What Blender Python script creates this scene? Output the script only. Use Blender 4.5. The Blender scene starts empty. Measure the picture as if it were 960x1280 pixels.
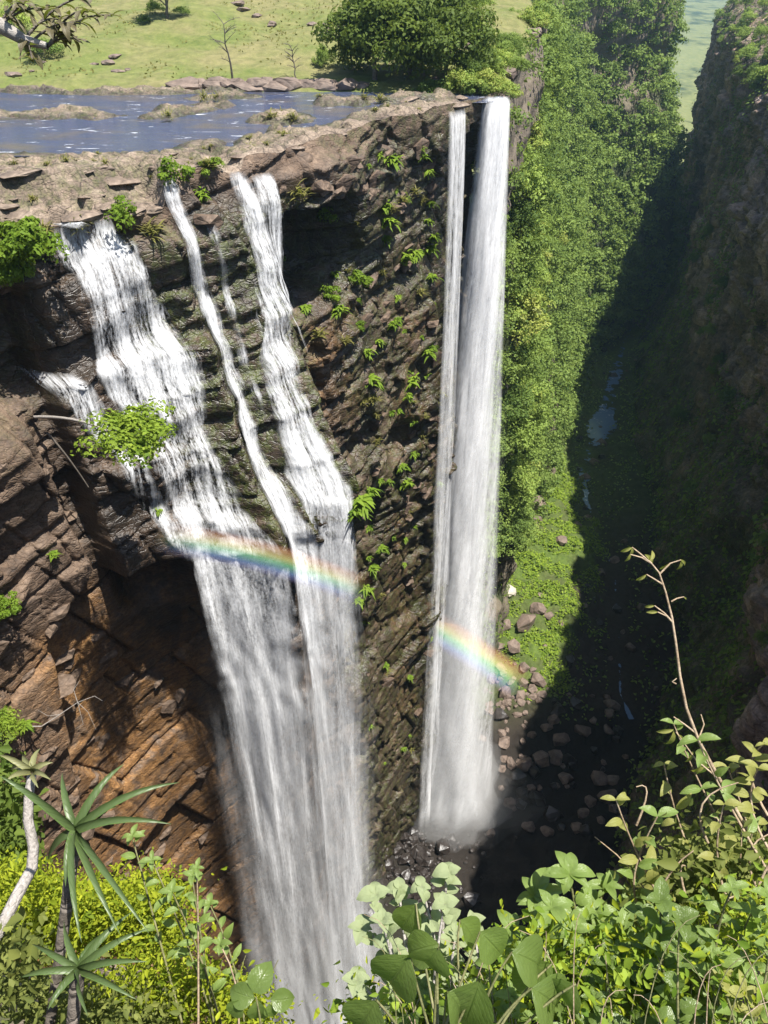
import bpy, bmesh, math, random
import numpy as np
from mathutils import Vector, Matrix

random.seed(7)
rng = np.random.default_rng(7)
np.seterr(all='ignore')
SC = bpy.context.scene
COL = SC.collection

# ------------------------------------------------------------------ camera, light, exposure
CAM = np.array([0.0, 0.0, 14.0])
PITCH = math.radians(36)
cam_data = bpy.data.cameras.new('camera')
cam_data.sensor_fit = 'VERTICAL'
cam_data.sensor_height = 24.0
cam_data.lens = 24.0 * 967 / 1280
cam_data.clip_start = 0.05
cam_data.clip_end = 20000
cam = bpy.data.objects.new('camera', cam_data)
cam.location = CAM
cam.rotation_euler = (math.pi / 2 - PITCH, 0, 0)
COL.objects.link(cam)
SC.camera = cam

SUN = Vector((0.282, -0.146, 0.948)).normalized()
elev = math.asin(SUN.z)
world = bpy.data.worlds.new('World')
SC.world = world
world.use_nodes = True
wn = world.node_tree
bg = wn.nodes['Background']
sky = wn.nodes.new('ShaderNodeTexSky')
sky.sky_type = 'NISHITA'
sky.sun_disc = False
sky.sun_elevation = elev
sky.sun_rotation = math.atan2(SUN.x, SUN.y)
sky.altitude = 100
wn.links.new(sky.outputs[0], bg.inputs['Color'])
bg.inputs['Strength'].default_value = 0.08
sun_data = bpy.data.lights.new('sun', 'SUN')
sun_data.energy = 5.0
sun_data.angle = math.radians(0.53)
sun_data.color = (1.0, 0.955, 0.88)
sun = bpy.data.objects.new('sun', sun_data)
sun.rotation_euler = SUN.to_track_quat('Z', 'Y').to_euler()
sun.location = (60, -30, 150)
COL.objects.link(sun)

SC.view_settings.view_transform = 'Standard'
SC.view_settings.look = 'None'
SC.view_settings.gamma = 1
SC.view_settings.use_curve_mapping = False
SC.view_settings.exposure = 0.95
cy = SC.cycles
cy.use_denoising = True
cy.max_bounces = 5
cy.diffuse_bounces = 3
cy.glossy_bounces = 2
cy.transmission_bounces = 3
cy.volume_bounces = 1
cy.transparent_max_bounces = 40
cy.caustics_reflective = False
cy.caustics_refractive = False


def ray(px, py):
    """direction (unit forward depth) of a point of the photograph"""
    u = (640 - py) / 967
    return np.array([(px - 480) / 967, math.cos(PITCH) + u * math.sin(PITCH), -math.sin(PITCH) + u * math.cos(PITCH)])


def at(px, py, d):
    return CAM + ray(px, py) * d


def at_z(px, py, z):
    r = ray(px, py)
    return CAM + r * ((z - CAM[2]) / r[2])


def at_y(px, py, y):
    r = ray(px, py)
    return CAM + r * (y / r[1])


def to_px(p):
    p = np.asarray(p) - CAM
    f = p[..., 1] * math.cos(PITCH) - p[..., 2] * math.sin(PITCH)
    u = p[..., 1] * math.sin(PITCH) + p[..., 2] * math.cos(PITCH)
    return np.stack([480 + 967 * p[..., 0] / f, 640 - 967 * u / f, f], -1)


# ------------------------------------------------------------------ noise
def hsh(ix, iy, iz=0, seed=0):
    ix = np.asarray(ix, np.int64); iy = np.asarray(iy, np.int64); iz = np.asarray(iz, np.int64)
    n = (ix * 374761393 + iy * 668265263 + iz * 1440662683 + seed * 974634217) & 0xFFFFFFFF
    n = ((n ^ (n >> 13)) * 1274126177) & 0xFFFFFFFF
    n = ((n ^ (n >> 16)) * 2246822519) & 0xFFFFFFFF
    n = n ^ (n >> 15)
    return n / 4294967296.0


def vn(x, y, z=0.0, seed=0):
    x, y, z = np.broadcast_arrays(np.asarray(x, float), np.asarray(y, float), np.asarray(z, float))
    fx, fy, fz = np.floor(x), np.floor(y), np.floor(z)
    ax, ay, az = x - fx, y - fy, z - fz
    ax = ax * ax * (3 - 2 * ax); ay = ay * ay * (3 - 2 * ay); az = az * az * (3 - 2 * az)
    r = 0
    for i in (0, 1):
        wx = ax if i else 1 - ax
        for j in (0, 1):
            wy = ay if j else 1 - ay
            for k in (0, 1):
                wz = az if k else 1 - az
                r = r + hsh(fx + i, fy + j, fz + k, seed) * wx * wy * wz
    return r * 2 - 1


def fbm(x, y, z=0.0, seed=0, octs=4, gain=0.5):
    a, t = 1.0, 0.0
    for o in range(octs):
        t = t + vn(x, y, z, seed + o * 17) * a
        x, y, z = np.asarray(x) * 2.03 + 3.1, np.asarray(y) * 2.03 + 1.7, np.asarray(z) * 2.03 + 5.3
        a *= gain
    return t


def chips(x, y, sx, sy, seed, tilt=1.0):
    """flat tilted facets of broken rock: height, distance to the crack round each facet (in cells), facet hash"""
    x = np.asarray(x) / sx; y = np.asarray(y) / sy
    ix, iy = np.floor(x), np.floor(y)
    f1 = np.full(x.shape, 9.0); f2 = f1.copy(); h = np.zeros(x.shape); hh = h.copy()
    for i in (-1, 0, 1):
        for j in (-1, 0, 1):
            cx, cy_ = ix + i, iy + j
            a, b = hsh(cx, cy_, 1, seed), hsh(cx, cy_, 2, seed)
            dx, dy = x - cx - a, y - cy_ - b
            d = np.maximum(np.abs(dx) * 0.9, np.abs(dy)) * 0.6 + np.hypot(dx, dy) * 0.4
            k = hsh(cx, cy_, 3, seed)
            hv = (k - 0.5) + tilt * ((hsh(cx, cy_, 4, seed) - 0.5) * dx * 1.5 + (hsh(cx, cy_, 5, seed) - 0.35) * dy * 1.3)
            c = d < f1
            f2 = np.where(c, f1, np.minimum(f2, d)); h = np.where(c, hv, h); hh = np.where(c, k, hh); f1 = np.where(c, d, f1)
    return h, f2 - f1, hh


def sst(x, a, b):
    t = np.clip((x - a) / (b - a), 0, 1)
    return t * t * (3 - 2 * t)


# ------------------------------------------------------------------ object helpers
def tag(o, label=None, cat=None, group=None, kind=None):
    if label: o['label'] = label
    if cat: o['category'] = cat
    if group: o['group'] = group
    if kind: o['kind'] = kind
    return o


def link(name, data, parent=None, loc=None):
    o = bpy.data.objects.new(name, data)
    COL.objects.link(o)
    if parent is not None: o.parent = parent
    if loc is not None: o.location = [float(v) for v in loc]
    return o


def empty(name, loc=(0, 0, 0), rz=0.0):
    o = link(name, None, None, loc)
    o.empty_display_size = 0.2
    o.rotation_euler[2] = rz
    return o


def mesh(name, v, f, mat=None, uv=None, attrs=None, smooth=False):
    """v (n,3); f: (m,k) array, or list of such arrays"""
    v = np.ascontiguousarray(v, dtype=np.float32)
    fs = [np.asarray(q, np.int32) for q in (f if isinstance(f, list) else [f])]
    fs = [q for q in fs if len(q)]
    me = bpy.data.meshes.new(name)
    me.vertices.add(len(v))
    me.vertices.foreach_set('co', v.ravel())
    li = np.concatenate([q.ravel() for q in fs])
    tot = np.concatenate([np.full(len(q), q.shape[1], np.int32) for q in fs])
    st = np.concatenate([[0], np.cumsum(tot)[:-1]]).astype(np.int32)
    me.loops.add(len(li)); me.loops.foreach_set('vertex_index', li)
    me.polygons.add(len(tot)); me.polygons.foreach_set('loop_start', st); me.polygons.foreach_set('loop_total', tot)
    if smooth: me.polygons.foreach_set('use_smooth', np.ones(len(tot), bool))
    if uv is not None:
        l = me.uv_layers.new(name='UVMap')
        l.data.foreach_set('uv', np.asarray(uv, np.float32)[li].ravel())
    for k, a in (attrs or {}).items():
        at_ = me.attributes.new(k, 'FLOAT', 'POINT')
        at_.data.foreach_set('value', np.asarray(a, np.float32).ravel())
    if mat: me.materials.append(mat)
    me.update(calc_edges=True)
    me.validate()
    return me


def grid_faces(nr, nc):
    i = np.arange(nr * nc).reshape(nr, nc)
    return np.stack([i[:-1, :-1], i[1:, :-1], i[1:, 1:], i[:-1, 1:]], -1).reshape(-1, 4)


def tube(pts, r0, r1=None, sides=6, cap=True):
    """a bent tapering tube -> verts, quads"""
    pts = np.asarray(pts, float)
    n = len(pts)
    r1 = r0 if r1 is None else r1
    rr = np.linspace(r0, r1, n)
    tg = np.gradient(pts, axis=0)
    tg /= np.linalg.norm(tg, axis=1)[:, None] + 1e-9
    ref = np.array([0.31, 0.17, 0.93]) if abs(tg[0][2]) < 0.9 else np.array([1.0, 0.1, 0])
    a = np.cross(tg, ref); a /= np.linalg.norm(a, axis=1)[:, None] + 1e-9
    b = np.cross(tg, a)
    th = np.linspace(0, 2 * math.pi, sides, endpoint=False)
    v = pts[:, None] + rr[:, None, None] * (a[:, None] * np.cos(th)[None, :, None] + b[:, None] * np.sin(th)[None, :, None])
    v = v.reshape(-1, 3)
    i = np.arange(n * sides).reshape(n, sides)
    j = np.roll(i, -1, axis=1)
    f = np.stack([i[:-1], j[:-1], j[1:], i[1:]], -1).reshape(-1, 4)
    return v, f


class MB:
    def __init__(self): self.v, self.f, self.n = [], {}, 0
    def add(self, v, f):
        v = np.asarray(v, float); f = np.asarray(f)
        self.f.setdefault(f.shape[1], []).append(f + self.n)
        self.v.append(v); self.n += len(v)
        return self
    def mesh(self, name, mat, **k):
        return mesh(name, np.concatenate(self.v), [np.concatenate(q) for q in self.f.values()], mat, **k)


def bez(p0, p1, p2, n=10):
    t = np.linspace(0, 1, n)[:, None]
    p0, p1, p2 = map(np.asarray, (p0, p1, p2))
    return (1 - t) ** 2 * p0 + 2 * t * (1 - t) * p1 + t * t * p2


# ------------------------------------------------------------------ materials
class NT:
    def __init__(self, name):
        self.m = bpy.data.materials.new(name)
        self.m.use_nodes = True
        self.t = self.m.node_tree
        self.t.nodes.clear()
        self.out = self.t.nodes.new('ShaderNodeOutputMaterial')
    def n(self, typ, **props):
        nd = self.t.nodes.new('ShaderNode' + typ)
        ins = props.pop('ins', {})
        for k, v in props.items(): setattr(nd, k, v)
        for k, v in ins.items(): self.set(nd.inputs[k], v)
        return nd
    def set(self, sock, v):
        if hasattr(v, 'is_output') or isinstance(v, bpy.types.NodeSocket): self.t.links.new(v, sock)
        elif isinstance(v, (tuple, list)) and len(v) == 3 and sock.type == 'RGBA': sock.default_value = (*v, 1)
        else: sock.default_value = v
    def coord(self, kind='Object'): return self.n('TexCoord').outputs[kind]
    def mapping(self, vec, scale=(1, 1, 1), loc=(0, 0, 0)):
        return self.n('Mapping', ins={'Vector': vec, 'Scale': scale, 'Location': loc}).outputs[0]
    def noise(self, vec, scale=1.0, detail=4, rough=0.55, dist=0.0):
        return self.n('TexNoise', ins={'Vector': vec, 'Scale': scale, 'Detail': detail, 'Roughness': rough, 'Distortion': dist}).outputs[0]
    def voro(self, vec, scale=1.0, feature='F1', out='Distance'):
        return self.n('TexVoronoi', feature=feature, ins={'Vector': vec, 'Scale': scale}).outputs[out]
    def attr(self, name): return self.n('Attribute', attribute_name=name).outputs['Fac']
    def ramp(self, fac, stops, interp='LINEAR'):
        nd = self.n('ValToRGB', ins={'Fac': fac})
        cr = nd.color_ramp; cr.interpolation = interp
        while len(cr.elements) < len(stops): cr.elements.new(0.5)
        for e, (p, c) in zip(cr.elements, stops):
            e.position = p
            e.color = (c, c, c, 1) if not isinstance(c, (tuple, list)) else (*c[:3], 1)
        return nd.outputs[0]
    def math(self, op, a, b=0.0, clamp=False):
        nd = self.n('Math', operation=op, use_clamp=clamp)
        self.set(nd.inputs[0], a); self.set(nd.inputs[1], b)
        return nd.outputs[0]
    def mix(self, fac, a, b, mode='MIX'):
        nd = self.n('Mix', data_type='RGBA', blend_type=mode)
        self.set(nd.inputs[0], fac); self.set(nd.inputs[6], a); self.set(nd.inputs[7], b)
        return nd.outputs[2]
    def bump(self, h, strength=0.5, dist=0.1, normal=None):
        ins = {'Height': h, 'Strength': strength, 'Distance': dist}
        if normal is not None: ins['Normal'] = normal
        return self.n('Bump', ins=ins).outputs[0]
    def bsdf(self, color, rough=0.8, normal=None, spec=0.4, **k):
        ins = {'Base Color': color, 'Roughness': rough, 'Specular IOR Level': spec}
        if normal is not None: ins['Normal'] = normal
        ins.update(k)
        return self.n('BsdfPrincipled', ins=ins).outputs[0]
    def surf(self, s): self.t.links.new(s, self.out.inputs['Surface']); return self.m
    def mixs(self, fac, a, b):
        nd = self.n('MixShader'); self.set(nd.inputs[0], fac)
        self.t.links.new(a, nd.inputs[1]); self.t.links.new(b, nd.inputs[2])
        return nd.outputs[0]


def rock_mat(name, tones, rough=0.75, scale=1.0, bump=0.6, masks=True, streak=0.0, cracks=0.0):
    """tones: dark, mid, light. Attributes wet (damp and painted shade) / iron / moss tint where present"""
    T = NT(name); co = T.coord('Object')
    a = T.noise(co, 0.35 * scale, 5, 0.6, 0.4)
    b = T.noise(T.mapping(co, (1.0, 1.0, 2.6)), 1.1 * scale, 6, 0.65)
    c = T.noise(co, 5.0 * scale, 5, 0.7)
    col = T.ramp(T.math('ADD', T.math('MULTIPLY', a, 0.55), T.math('MULTIPLY', b, 0.45)),
                 [(0.32, tones[0]), (0.48, tones[1]), (0.66, tones[2])])
    r = rough
    if cracks:
        wv = T.n('VectorMath', operation='ADD', ins={0: T.mapping(co, (1.0, 1.35, 0.6)), 1: T.mix(0.18, (0, 0, 0), T.n('TexNoise', ins={'Vector': co, 'Scale': 1.2, 'Detail': 3.0}).outputs['Color'])}).outputs[0]
        k1 = T.ramp(T.voro(wv, 0.42, 'DISTANCE_TO_EDGE'), [(0.0, 0.25), (0.035, 1.0)]); k2 = T.ramp(T.voro(wv, 1.3, 'DISTANCE_TO_EDGE'), [(0.0, 0.55), (0.05, 1.0)])
        tone = T.ramp(T.noise(co, 0.22, 5, 0.65, 0.8), [(0.35, (0.55, 0.53, 0.52)), (0.5, (0.95, 0.93, 0.9)), (0.66, (1.12, 1.1, 1.05))])
        col = T.mix(cracks, col, T.mix(1.0, T.mix(1.0, col, k1, 'MULTIPLY'), T.mix(1.0, k2, tone, 'MULTIPLY'), 'MULTIPLY'))
    if streak:
        col = T.mix(streak, col, T.ramp(T.noise(T.mapping(co, (0.16, 0.16, 0.022)), 1.0, 6, 0.65, 0.3), [(0.36, (0.22, 0.2, 0.2)), (0.5, (0.85, 0.8, 0.78)), (0.64, (1.7, 1.45, 1.25))]), 'MULTIPLY')
    if masks:
        iron = T.math('MULTIPLY', T.attr('iron'), T.ramp(T.noise(co, 0.5, 5, 0.65, 0.6), [(0.35, 0.0), (0.55, 1.0)]))
        col = T.mix(iron, col, T.ramp(b, [(0.3, (0.10, 0.048, 0.018)), (0.55, (0.34, 0.175, 0.06)), (0.8, (0.42, 0.28, 0.14))]))
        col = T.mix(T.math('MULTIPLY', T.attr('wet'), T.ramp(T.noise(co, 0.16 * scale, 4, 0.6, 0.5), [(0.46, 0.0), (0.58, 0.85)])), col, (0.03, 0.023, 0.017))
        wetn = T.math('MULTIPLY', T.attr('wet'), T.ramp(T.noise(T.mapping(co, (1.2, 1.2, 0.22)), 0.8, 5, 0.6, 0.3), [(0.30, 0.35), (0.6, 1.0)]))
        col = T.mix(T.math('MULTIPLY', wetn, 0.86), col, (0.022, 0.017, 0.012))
        mossf = T.math('MULTIPLY', T.attr('moss'), T.ramp(T.noise(co, 1.3, 5, 0.7), [(0.42, 0.0), (0.6, 1.0)]))
        col = T.mix(mossf, col, T.ramp(c, [(0.3, (0.035, 0.05, 0.010)), (0.7, (0.11, 0.13, 0.03))]))
        r = T.math('SUBTRACT', rough, T.math('MULTIPLY', T.attr('wet'), 0.42))
    speck = T.ramp(c, [(0.35, 0.62), (0.62, 1.12)])
    col = T.mix(1.0, col, speck, 'MULTIPLY')
    crack = T.voro(T.mapping(co, (1, 1, 1.9)), 1.4 * scale, 'DISTANCE_TO_EDGE')
    h = T.math('ADD', T.math('MULTIPLY', b, 0.7), T.math('ADD', T.math('MULTIPLY', c, 0.28), T.math('MULTIPLY', T.math('MINIMUM', crack, 0.12), 2.0)))
    nrm = T.bump(h, bump, 0.35 / scale)
    return T.surf(T.bsdf(col, r, nrm, 0.5))


def leaf_mat(name, c0, c1, trans=0.35, rough=0.6, rnd=0.5, spec=0.15, extra=()):
    """two leaf greens mixed by the per-leaf tone and the object's random"""
    T = NT(name)
    tone = T.attr('tone')
    oi = T.n('ObjectInfo').outputs['Random']
    f = T.math('ADD', T.math('MULTIPLY', tone, 1 - rnd), T.math('MULTIPLY', oi, rnd))
    col = T.ramp(f, [(0.05, c0), (0.72 if extra else 0.95, c1)] + list(extra))
    col2 = T.mix(0.35, col, (0.35, 0.45, 0.05))
    d = T.bsdf(col, rough, None, spec)
    tr = T.n('BsdfTranslucent', ins={'Color': col2}).outputs[0]
    return T.surf(T.mixs(trans, d, tr))


M_cliff = rock_mat('wet_cliff_rock', ((0.040, 0.028, 0.020), (0.12, 0.080, 0.054), (0.26, 0.185, 0.13)))
M_block = rock_mat('cliff_block_rock', ((0.045, 0.032, 0.022), (0.13, 0.088, 0.06), (0.26, 0.185, 0.13)), scale=1.6, masks=False)
M_tan = rock_mat('tan_sandstone', ((0.06, 0.046, 0.036), (0.235, 0.18, 0.138), (0.41, 0.33, 0.26)), rough=0.85, scale=1.0, bump=0.6, cracks=0.9)
M_shade = rock_mat('purple_brown_rock', ((0.11, 0.085, 0.078), (0.38, 0.295, 0.265), (0.56, 0.47, 0.42)), scale=0.35, bump=0.8, streak=0.9)
M_boulder = rock_mat('boulder_rock', ((0.07, 0.05, 0.04), (0.19, 0.14, 0.11), (0.32, 0.25, 0.20)), scale=0.8, masks=False)
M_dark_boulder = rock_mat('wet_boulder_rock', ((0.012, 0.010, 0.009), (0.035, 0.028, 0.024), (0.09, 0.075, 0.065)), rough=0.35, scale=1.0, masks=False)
M_pale_boulder = rock_mat('pale_boulder_rock', ((0.30, 0.26, 0.20), (0.55, 0.50, 0.42), (0.72, 0.68, 0.6)), scale=0.8, masks=False)


def ground_mat(name, g0, g1, soil, soil_amt=0.4, scale=0.2, attr=None, bump=0.6, wet=False):
    T = NT(name); co = T.coord('Object')
    a = T.noise(co, scale, 6, 0.65); b = T.noise(co, scale * 9, 5, 0.7)
    col = T.ramp(b, [(0.3, g0), (0.7, g1)])
    f = T.ramp(a, [(0.5 - 0.2 * (1 - soil_amt), 0.0), (0.62, soil_amt)])
    if attr: f = T.math('MAXIMUM', f, T.attr(attr))
    s = T.ramp(b, [(0.3, tuple(0.55 * q for q in soil)), (0.7, soil)])
    col = T.mix(f, col, s)
    if wet: col = T.mix(T.attr('wet'), col, (0.02, 0.017, 0.014))  # mask holds damp rock and painted shade
    return T.surf(T.bsdf(col, 0.9, T.bump(T.math('ADD', a, b), bump, 0.5), 0.2))


M_meadow = ground_mat('meadow_grass', (0.085, 0.115, 0.028), (0.17, 0.19, 0.055), (0.30, 0.24, 0.13), 0.55, 0.08)
M_slope = ground_mat('forest_floor', (0.025, 0.045, 0.012), (0.06, 0.085, 0.025), (0.27, 0.22, 0.17), 0.4, 0.07, 'rocky')
M_floor = ground_mat('gorge_floor', (0.05, 0.085, 0.015), (0.12, 0.17, 0.035), (0.075, 0.055, 0.042), 0.5, 0.09, 'rocky', 0.9, True)
M_near = ground_mat('rim_soil', (0.03, 0.04, 0.012), (0.07, 0.075, 0.025), (0.10, 0.07, 0.045), 0.7, 0.9)
M_valley = ground_mat('valley_grass', (0.13, 0.15, 0.05), (0.23, 0.23, 0.09), (0.035, 0.055, 0.02), 0.95, 0.012)

L_tree = leaf_mat('tree_leaf', (0.038, 0.082, 0.020), (0.31, 0.42, 0.09), rnd=0.6, extra=((0.84, (0.38, 0.40, 0.09)), (0.95, (0.25, 0.29, 0.13))))
L_forest = leaf_mat('forest_leaf', (0.05, 0.105, 0.026), (0.31, 0.41, 0.095), rnd=0.0)
L_dark = leaf_mat('dense_tree_leaf', (0.040, 0.078, 0.014), (0.15, 0.20, 0.035), 0.3)
L_fern = leaf_mat('fern_leaf', (0.085, 0.16, 0.014), (0.26, 0.37, 0.04), 0.4, rnd=0.3)
L_grass = leaf_mat('tussock_leaf', (0.13, 0.12, 0.03), (0.24, 0.23, 0.07), 0.3, rnd=0.3)
L_bank = leaf_mat('bank_leaf', (0.10, 0.18, 0.018), (0.32, 0.42, 0.05), 0.4, rnd=0.0)
L_yellow = leaf_mat('yellow_green_leaf', (0.12, 0.18, 0.012), (0.42, 0.46, 0.03), 0.4, rnd=0.0)
L_olive = leaf_mat('olive_leaf', (0.06, 0.085, 0.02), (0.22, 0.24, 0.06), 0.3, rnd=0.2)
M_bark = rock_mat('bark', ((0.05, 0.04, 0.03), (0.12, 0.10, 0.08), (0.22, 0.19, 0.16)), scale=6, masks=False)
M_pale_bark = rock_mat('pale_bark', ((0.16, 0.14, 0.12), (0.32, 0.29, 0.26), (0.46, 0.43, 0.4)), scale=20, masks=False)


# ------------------------------------------------------------------ leaf clouds
def leaf_cards(c, nrm, size, asp=0.55, seed=0, up=0.0):
    """c (n,3) centres, nrm (n,3) facing; each leaf is a folded diamond of four vertices -> v, f, tone"""
    r = np.random.default_rng(seed)
    n = len(c)
    nrm = nrm + r.normal(0, 0.45, (n, 3)); nrm /= np.linalg.norm(nrm, axis=1)[:, None] + 1e-9
    t = r.normal(0, 1, (n, 3)); t[:, 2] -= up
    a = t - (t * nrm).sum(1)[:, None] * nrm; a /= np.linalg.norm(a, axis=1)[:, None] + 1e-9
    b = np.cross(nrm, a)
    s = (np.asarray(size) * r.uniform(0.65, 1.35, n))[:, None]
    v = np.stack([c - a * s * 0.5, c + b * s * asp * 0.5 + nrm * s * 0.12, c + a * s * 0.55 - nrm * s * 0.06, c - b * s * asp * 0.5 + nrm * s * 0.12], 1).reshape(-1, 3)
    f = np.arange(4 * n).reshape(n, 4)
    tone = np.repeat(np.clip(r.normal(0.5, 0.22, n), 0, 1), 4)
    return v, f, tone


def leaf_folds(c, nrm, size, asp=0.5, seed=0):
    """leaves with a pointed tip and a midrib fold: six vertices, two faces"""
    r = np.random.default_rng(seed); n = len(c)
    nrm = nrm + r.normal(0, 0.45, (n, 3)); nrm /= np.linalg.norm(nrm, axis=1)[:, None] + 1e-9
    t = r.normal(0, 1, (n, 3)); a = t - (t * nrm).sum(1)[:, None] * nrm; a /= np.linalg.norm(a, axis=1)[:, None] + 1e-9
    b = np.cross(nrm, a); s = (size * np.exp(r.normal(0, 0.35, n)))[:, None]; w = s * asp * 0.5 * r.uniform(0.7, 1.2, (n, 1)); f_ = w * r.uniform(0.2, 0.7, (n, 1)); dr = s * r.uniform(0.0, 0.25, (n, 1))
    V = [c - a * s * .5, c - a * s * .2 + b * w + nrm * f_, c + a * s * .12 + b * w * .8 + nrm * (f_ * .8 - dr * .3), c + a * s * .52 - nrm * dr, c + a * s * .12 - b * w * .8 + nrm * (f_ * .8 - dr * .3), c - a * s * .2 - b * w + nrm * f_]
    i = np.arange(n)[:, None] * 6
    F = np.concatenate([i + np.array([[0, 3, 2, 1]]), i + np.array([[0, 5, 4, 3]])])
    return np.stack(V, 1).reshape(-1, 3), F, np.repeat(np.clip(r.normal(.5, .24, n), 0, 1), 6)


def crown_points(n, rad, blobs, seed, flat=0.75):
    """leaf positions on the shells of many small blobs that fill an uneven crown"""
    r = np.random.default_rng(seed)
    d = r.normal(0, 1, (blobs, 3)); d /= np.linalg.norm(d, axis=1)[:, None]
    d[:, 2] = np.abs(d[:, 2]) * 1.15 - 0.30
    bc = d * rad * r.uniform(0.35, 0.95, (blobs, 1)) * np.array([1, 1, flat])
    br = rad * r.uniform(0.20, 0.42, blobs) * (26.0 / max(blobs, 26)) ** 0.42
    k = r.integers(0, blobs, n)
    q = r.normal(0, 1, (n, 3)); q /= np.linalg.norm(q, axis=1)[:, None]
    q[:, 2] = np.where(r.random(n) < 0.6, np.abs(q[:, 2]), q[:, 2])
    p = bc[k] + q * (br[k] * r.uniform(0.55, 1.08, n))[:, None] * np.array([1, 1, 0.8])
    tb = np.clip(r.normal(0.5, 0.2, blobs), 0, 1)[k]
    return p, q, tb, bc


def crown_mesh(name, mat, n, rad, blobs, size, seed, flat=0.75, asp=0.6):
    p, q, tb, bc = crown_points(n, rad, blobs, seed, flat)
    v, f, t = leaf_cards(p, q + np.array([0, 0, 0.35]), size, asp, seed + 1)
    return mesh(name, v, f, mat, attrs={'tone': np.clip(0.5 * t + 0.5 * np.repeat(tb, 4), 0, 1)}), bc


def trunk_mesh(name, mat, h, r, seed, limbs=None):
    rr = random.Random(seed)
    m = MB()
    p = [(0, 0, -0.8)]
    for i in range(1, 6):
        p.append((rr.uniform(-.08, .08) * h * .4, rr.uniform(-.08, .08) * h * .4, h * i / 5))
    m.add(*tube(p, r, r * 0.45, 7))
    for b in (limbs if limbs is not None else []):
        a = np.array(p[rr.choice([2, 3, 4])], float)
        b = np.array(b, float) + np.array([0, 0, h])
        m.add(*tube(bez(a, (a + b) / 2 + np.array([0, 0, 0.15 * h]), b, 5), r * 0.38, r * 0.1, 5))
    return m.mesh(name, mat, smooth=True)

# ================================================================== THE FALLS CLIFF
class Wall:
    """a cliff in plan: polyline base(s) with outward normals; s = 0 at point index zero_at"""
    def __init__(self, pts, zero_at, side, smooth=2.5):
        pts = np.asarray(pts, float)
        seg = np.linalg.norm(np.diff(pts, axis=0), axis=1)
        s = np.concatenate([[0], np.cumsum(seg)])
        self.s = np.arange(0, s[-1], 0.5)
        x = np.interp(self.s, s, pts[:, 0]); y = np.interp(self.s, s, pts[:, 1])
        k = np.exp(-0.5 * (np.arange(-24, 25) * 0.5 / smooth) ** 2); k /= k.sum()
        pad = lambda a: np.concatenate([a[0] + (a[0] - a[1:25][::-1]) * 1.0, a, a[-1] + (a[-1] - a[-25:-1][::-1])])
        self.x = np.convolve(pad(x), k, 'valid'); self.y = np.convolve(pad(y), k, 'valid')
        tx, ty = np.gradient(self.x), np.gradient(self.y)
        l = np.hypot(tx, ty)
        self.nx, self.ny = side * ty / l, -side * tx / l
        self.s = self.s - s[zero_at]
    def base(self, s): return np.interp(s, self.s, self.x), np.interp(s, self.s, self.y)
    def nrm(self, s):
        a, b = np.interp(s, self.s, self.nx), np.interp(s, self.s, self.ny)
        l = np.hypot(a, b); return a / l, b / l
    def pos(self, s, z, n):
        bx, by = self.base(s); nx, ny = self.nrm(s)
        return np.stack([bx + nx * n, by + ny * n, np.broadcast_to(z, np.shape(bx))], -1)


LW = Wall([(-66, 8), (-50, 28), (-26.6, 56), (-17.5, 64.5), (-8.9, 72), (-3.1, 83), (1.7, 90), (6.5, 96), (10.2, 100.6),
           (13.4, 104.4), (15.5, 110), (20, 127), (26, 150)], 2, 1)


def strata(s, z, seed, beds, joints, amp, groove, gw, dip=0.0, warp=0.6):
    r = np.random.default_rng(seed)
    b = np.concatenate([[-220], -220 + np.cumsum(r.uniform(beds[0], beds[1], int(300 / beds[0])))])
    zi = z - dip * s + warp * fbm(s / 9.0, z / 9.0, 0, seed, 3)
    si = s + warp * 0.8 * fbm(s / 6.0, z / 6.0, 3.3, seed + 5, 3)
    ib = np.clip(np.searchsorted(b, zi) - 1, 0, len(b) - 2)
    sp = r.uniform(joints[0], joints[1], len(b))[ib]; of = r.uniform(0, 50, len(b))[ib]
    sj = si / sp + of
    cell = np.floor(sj); fj = sj - cell
    h = hsh(ib, cell, 0, seed)
    ez = np.minimum(zi - b[ib], b[ib + 1] - zi); ej = np.minimum(fj, 1 - fj) * sp
    e = np.minimum(ez, ej)
    d = (h - 0.4) * amp * (0.55 + 0.45 * sst(e, 0, gw * 3)) - groove * np.exp(-(e / gw) ** 2)
    return d, h


def stair(z, h, seed, s):
    """depth counted in steps: nearly flat treads, steep risers"""
    sw = s + 1.2 * vn(s / 3.0, z / 5.0, 2.0, seed + 1)
    q = -z / h - 0.05 * s + 0.45 * vn(np.floor(sw / 3.3), 0 * s, 1.0, seed) + 0.35 * vn(s / 5.0, z / 9.0, 1.0, seed + 2)
    k = np.floor(q); f = q - k
    w = 0.25 + 0.6 * hsh(np.floor(sw / 4.1), k, 0, seed)
    return (-z) * 0.35 + 0.65 * (-z + (sst(f, 0.0, w) - f) * h)


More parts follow.
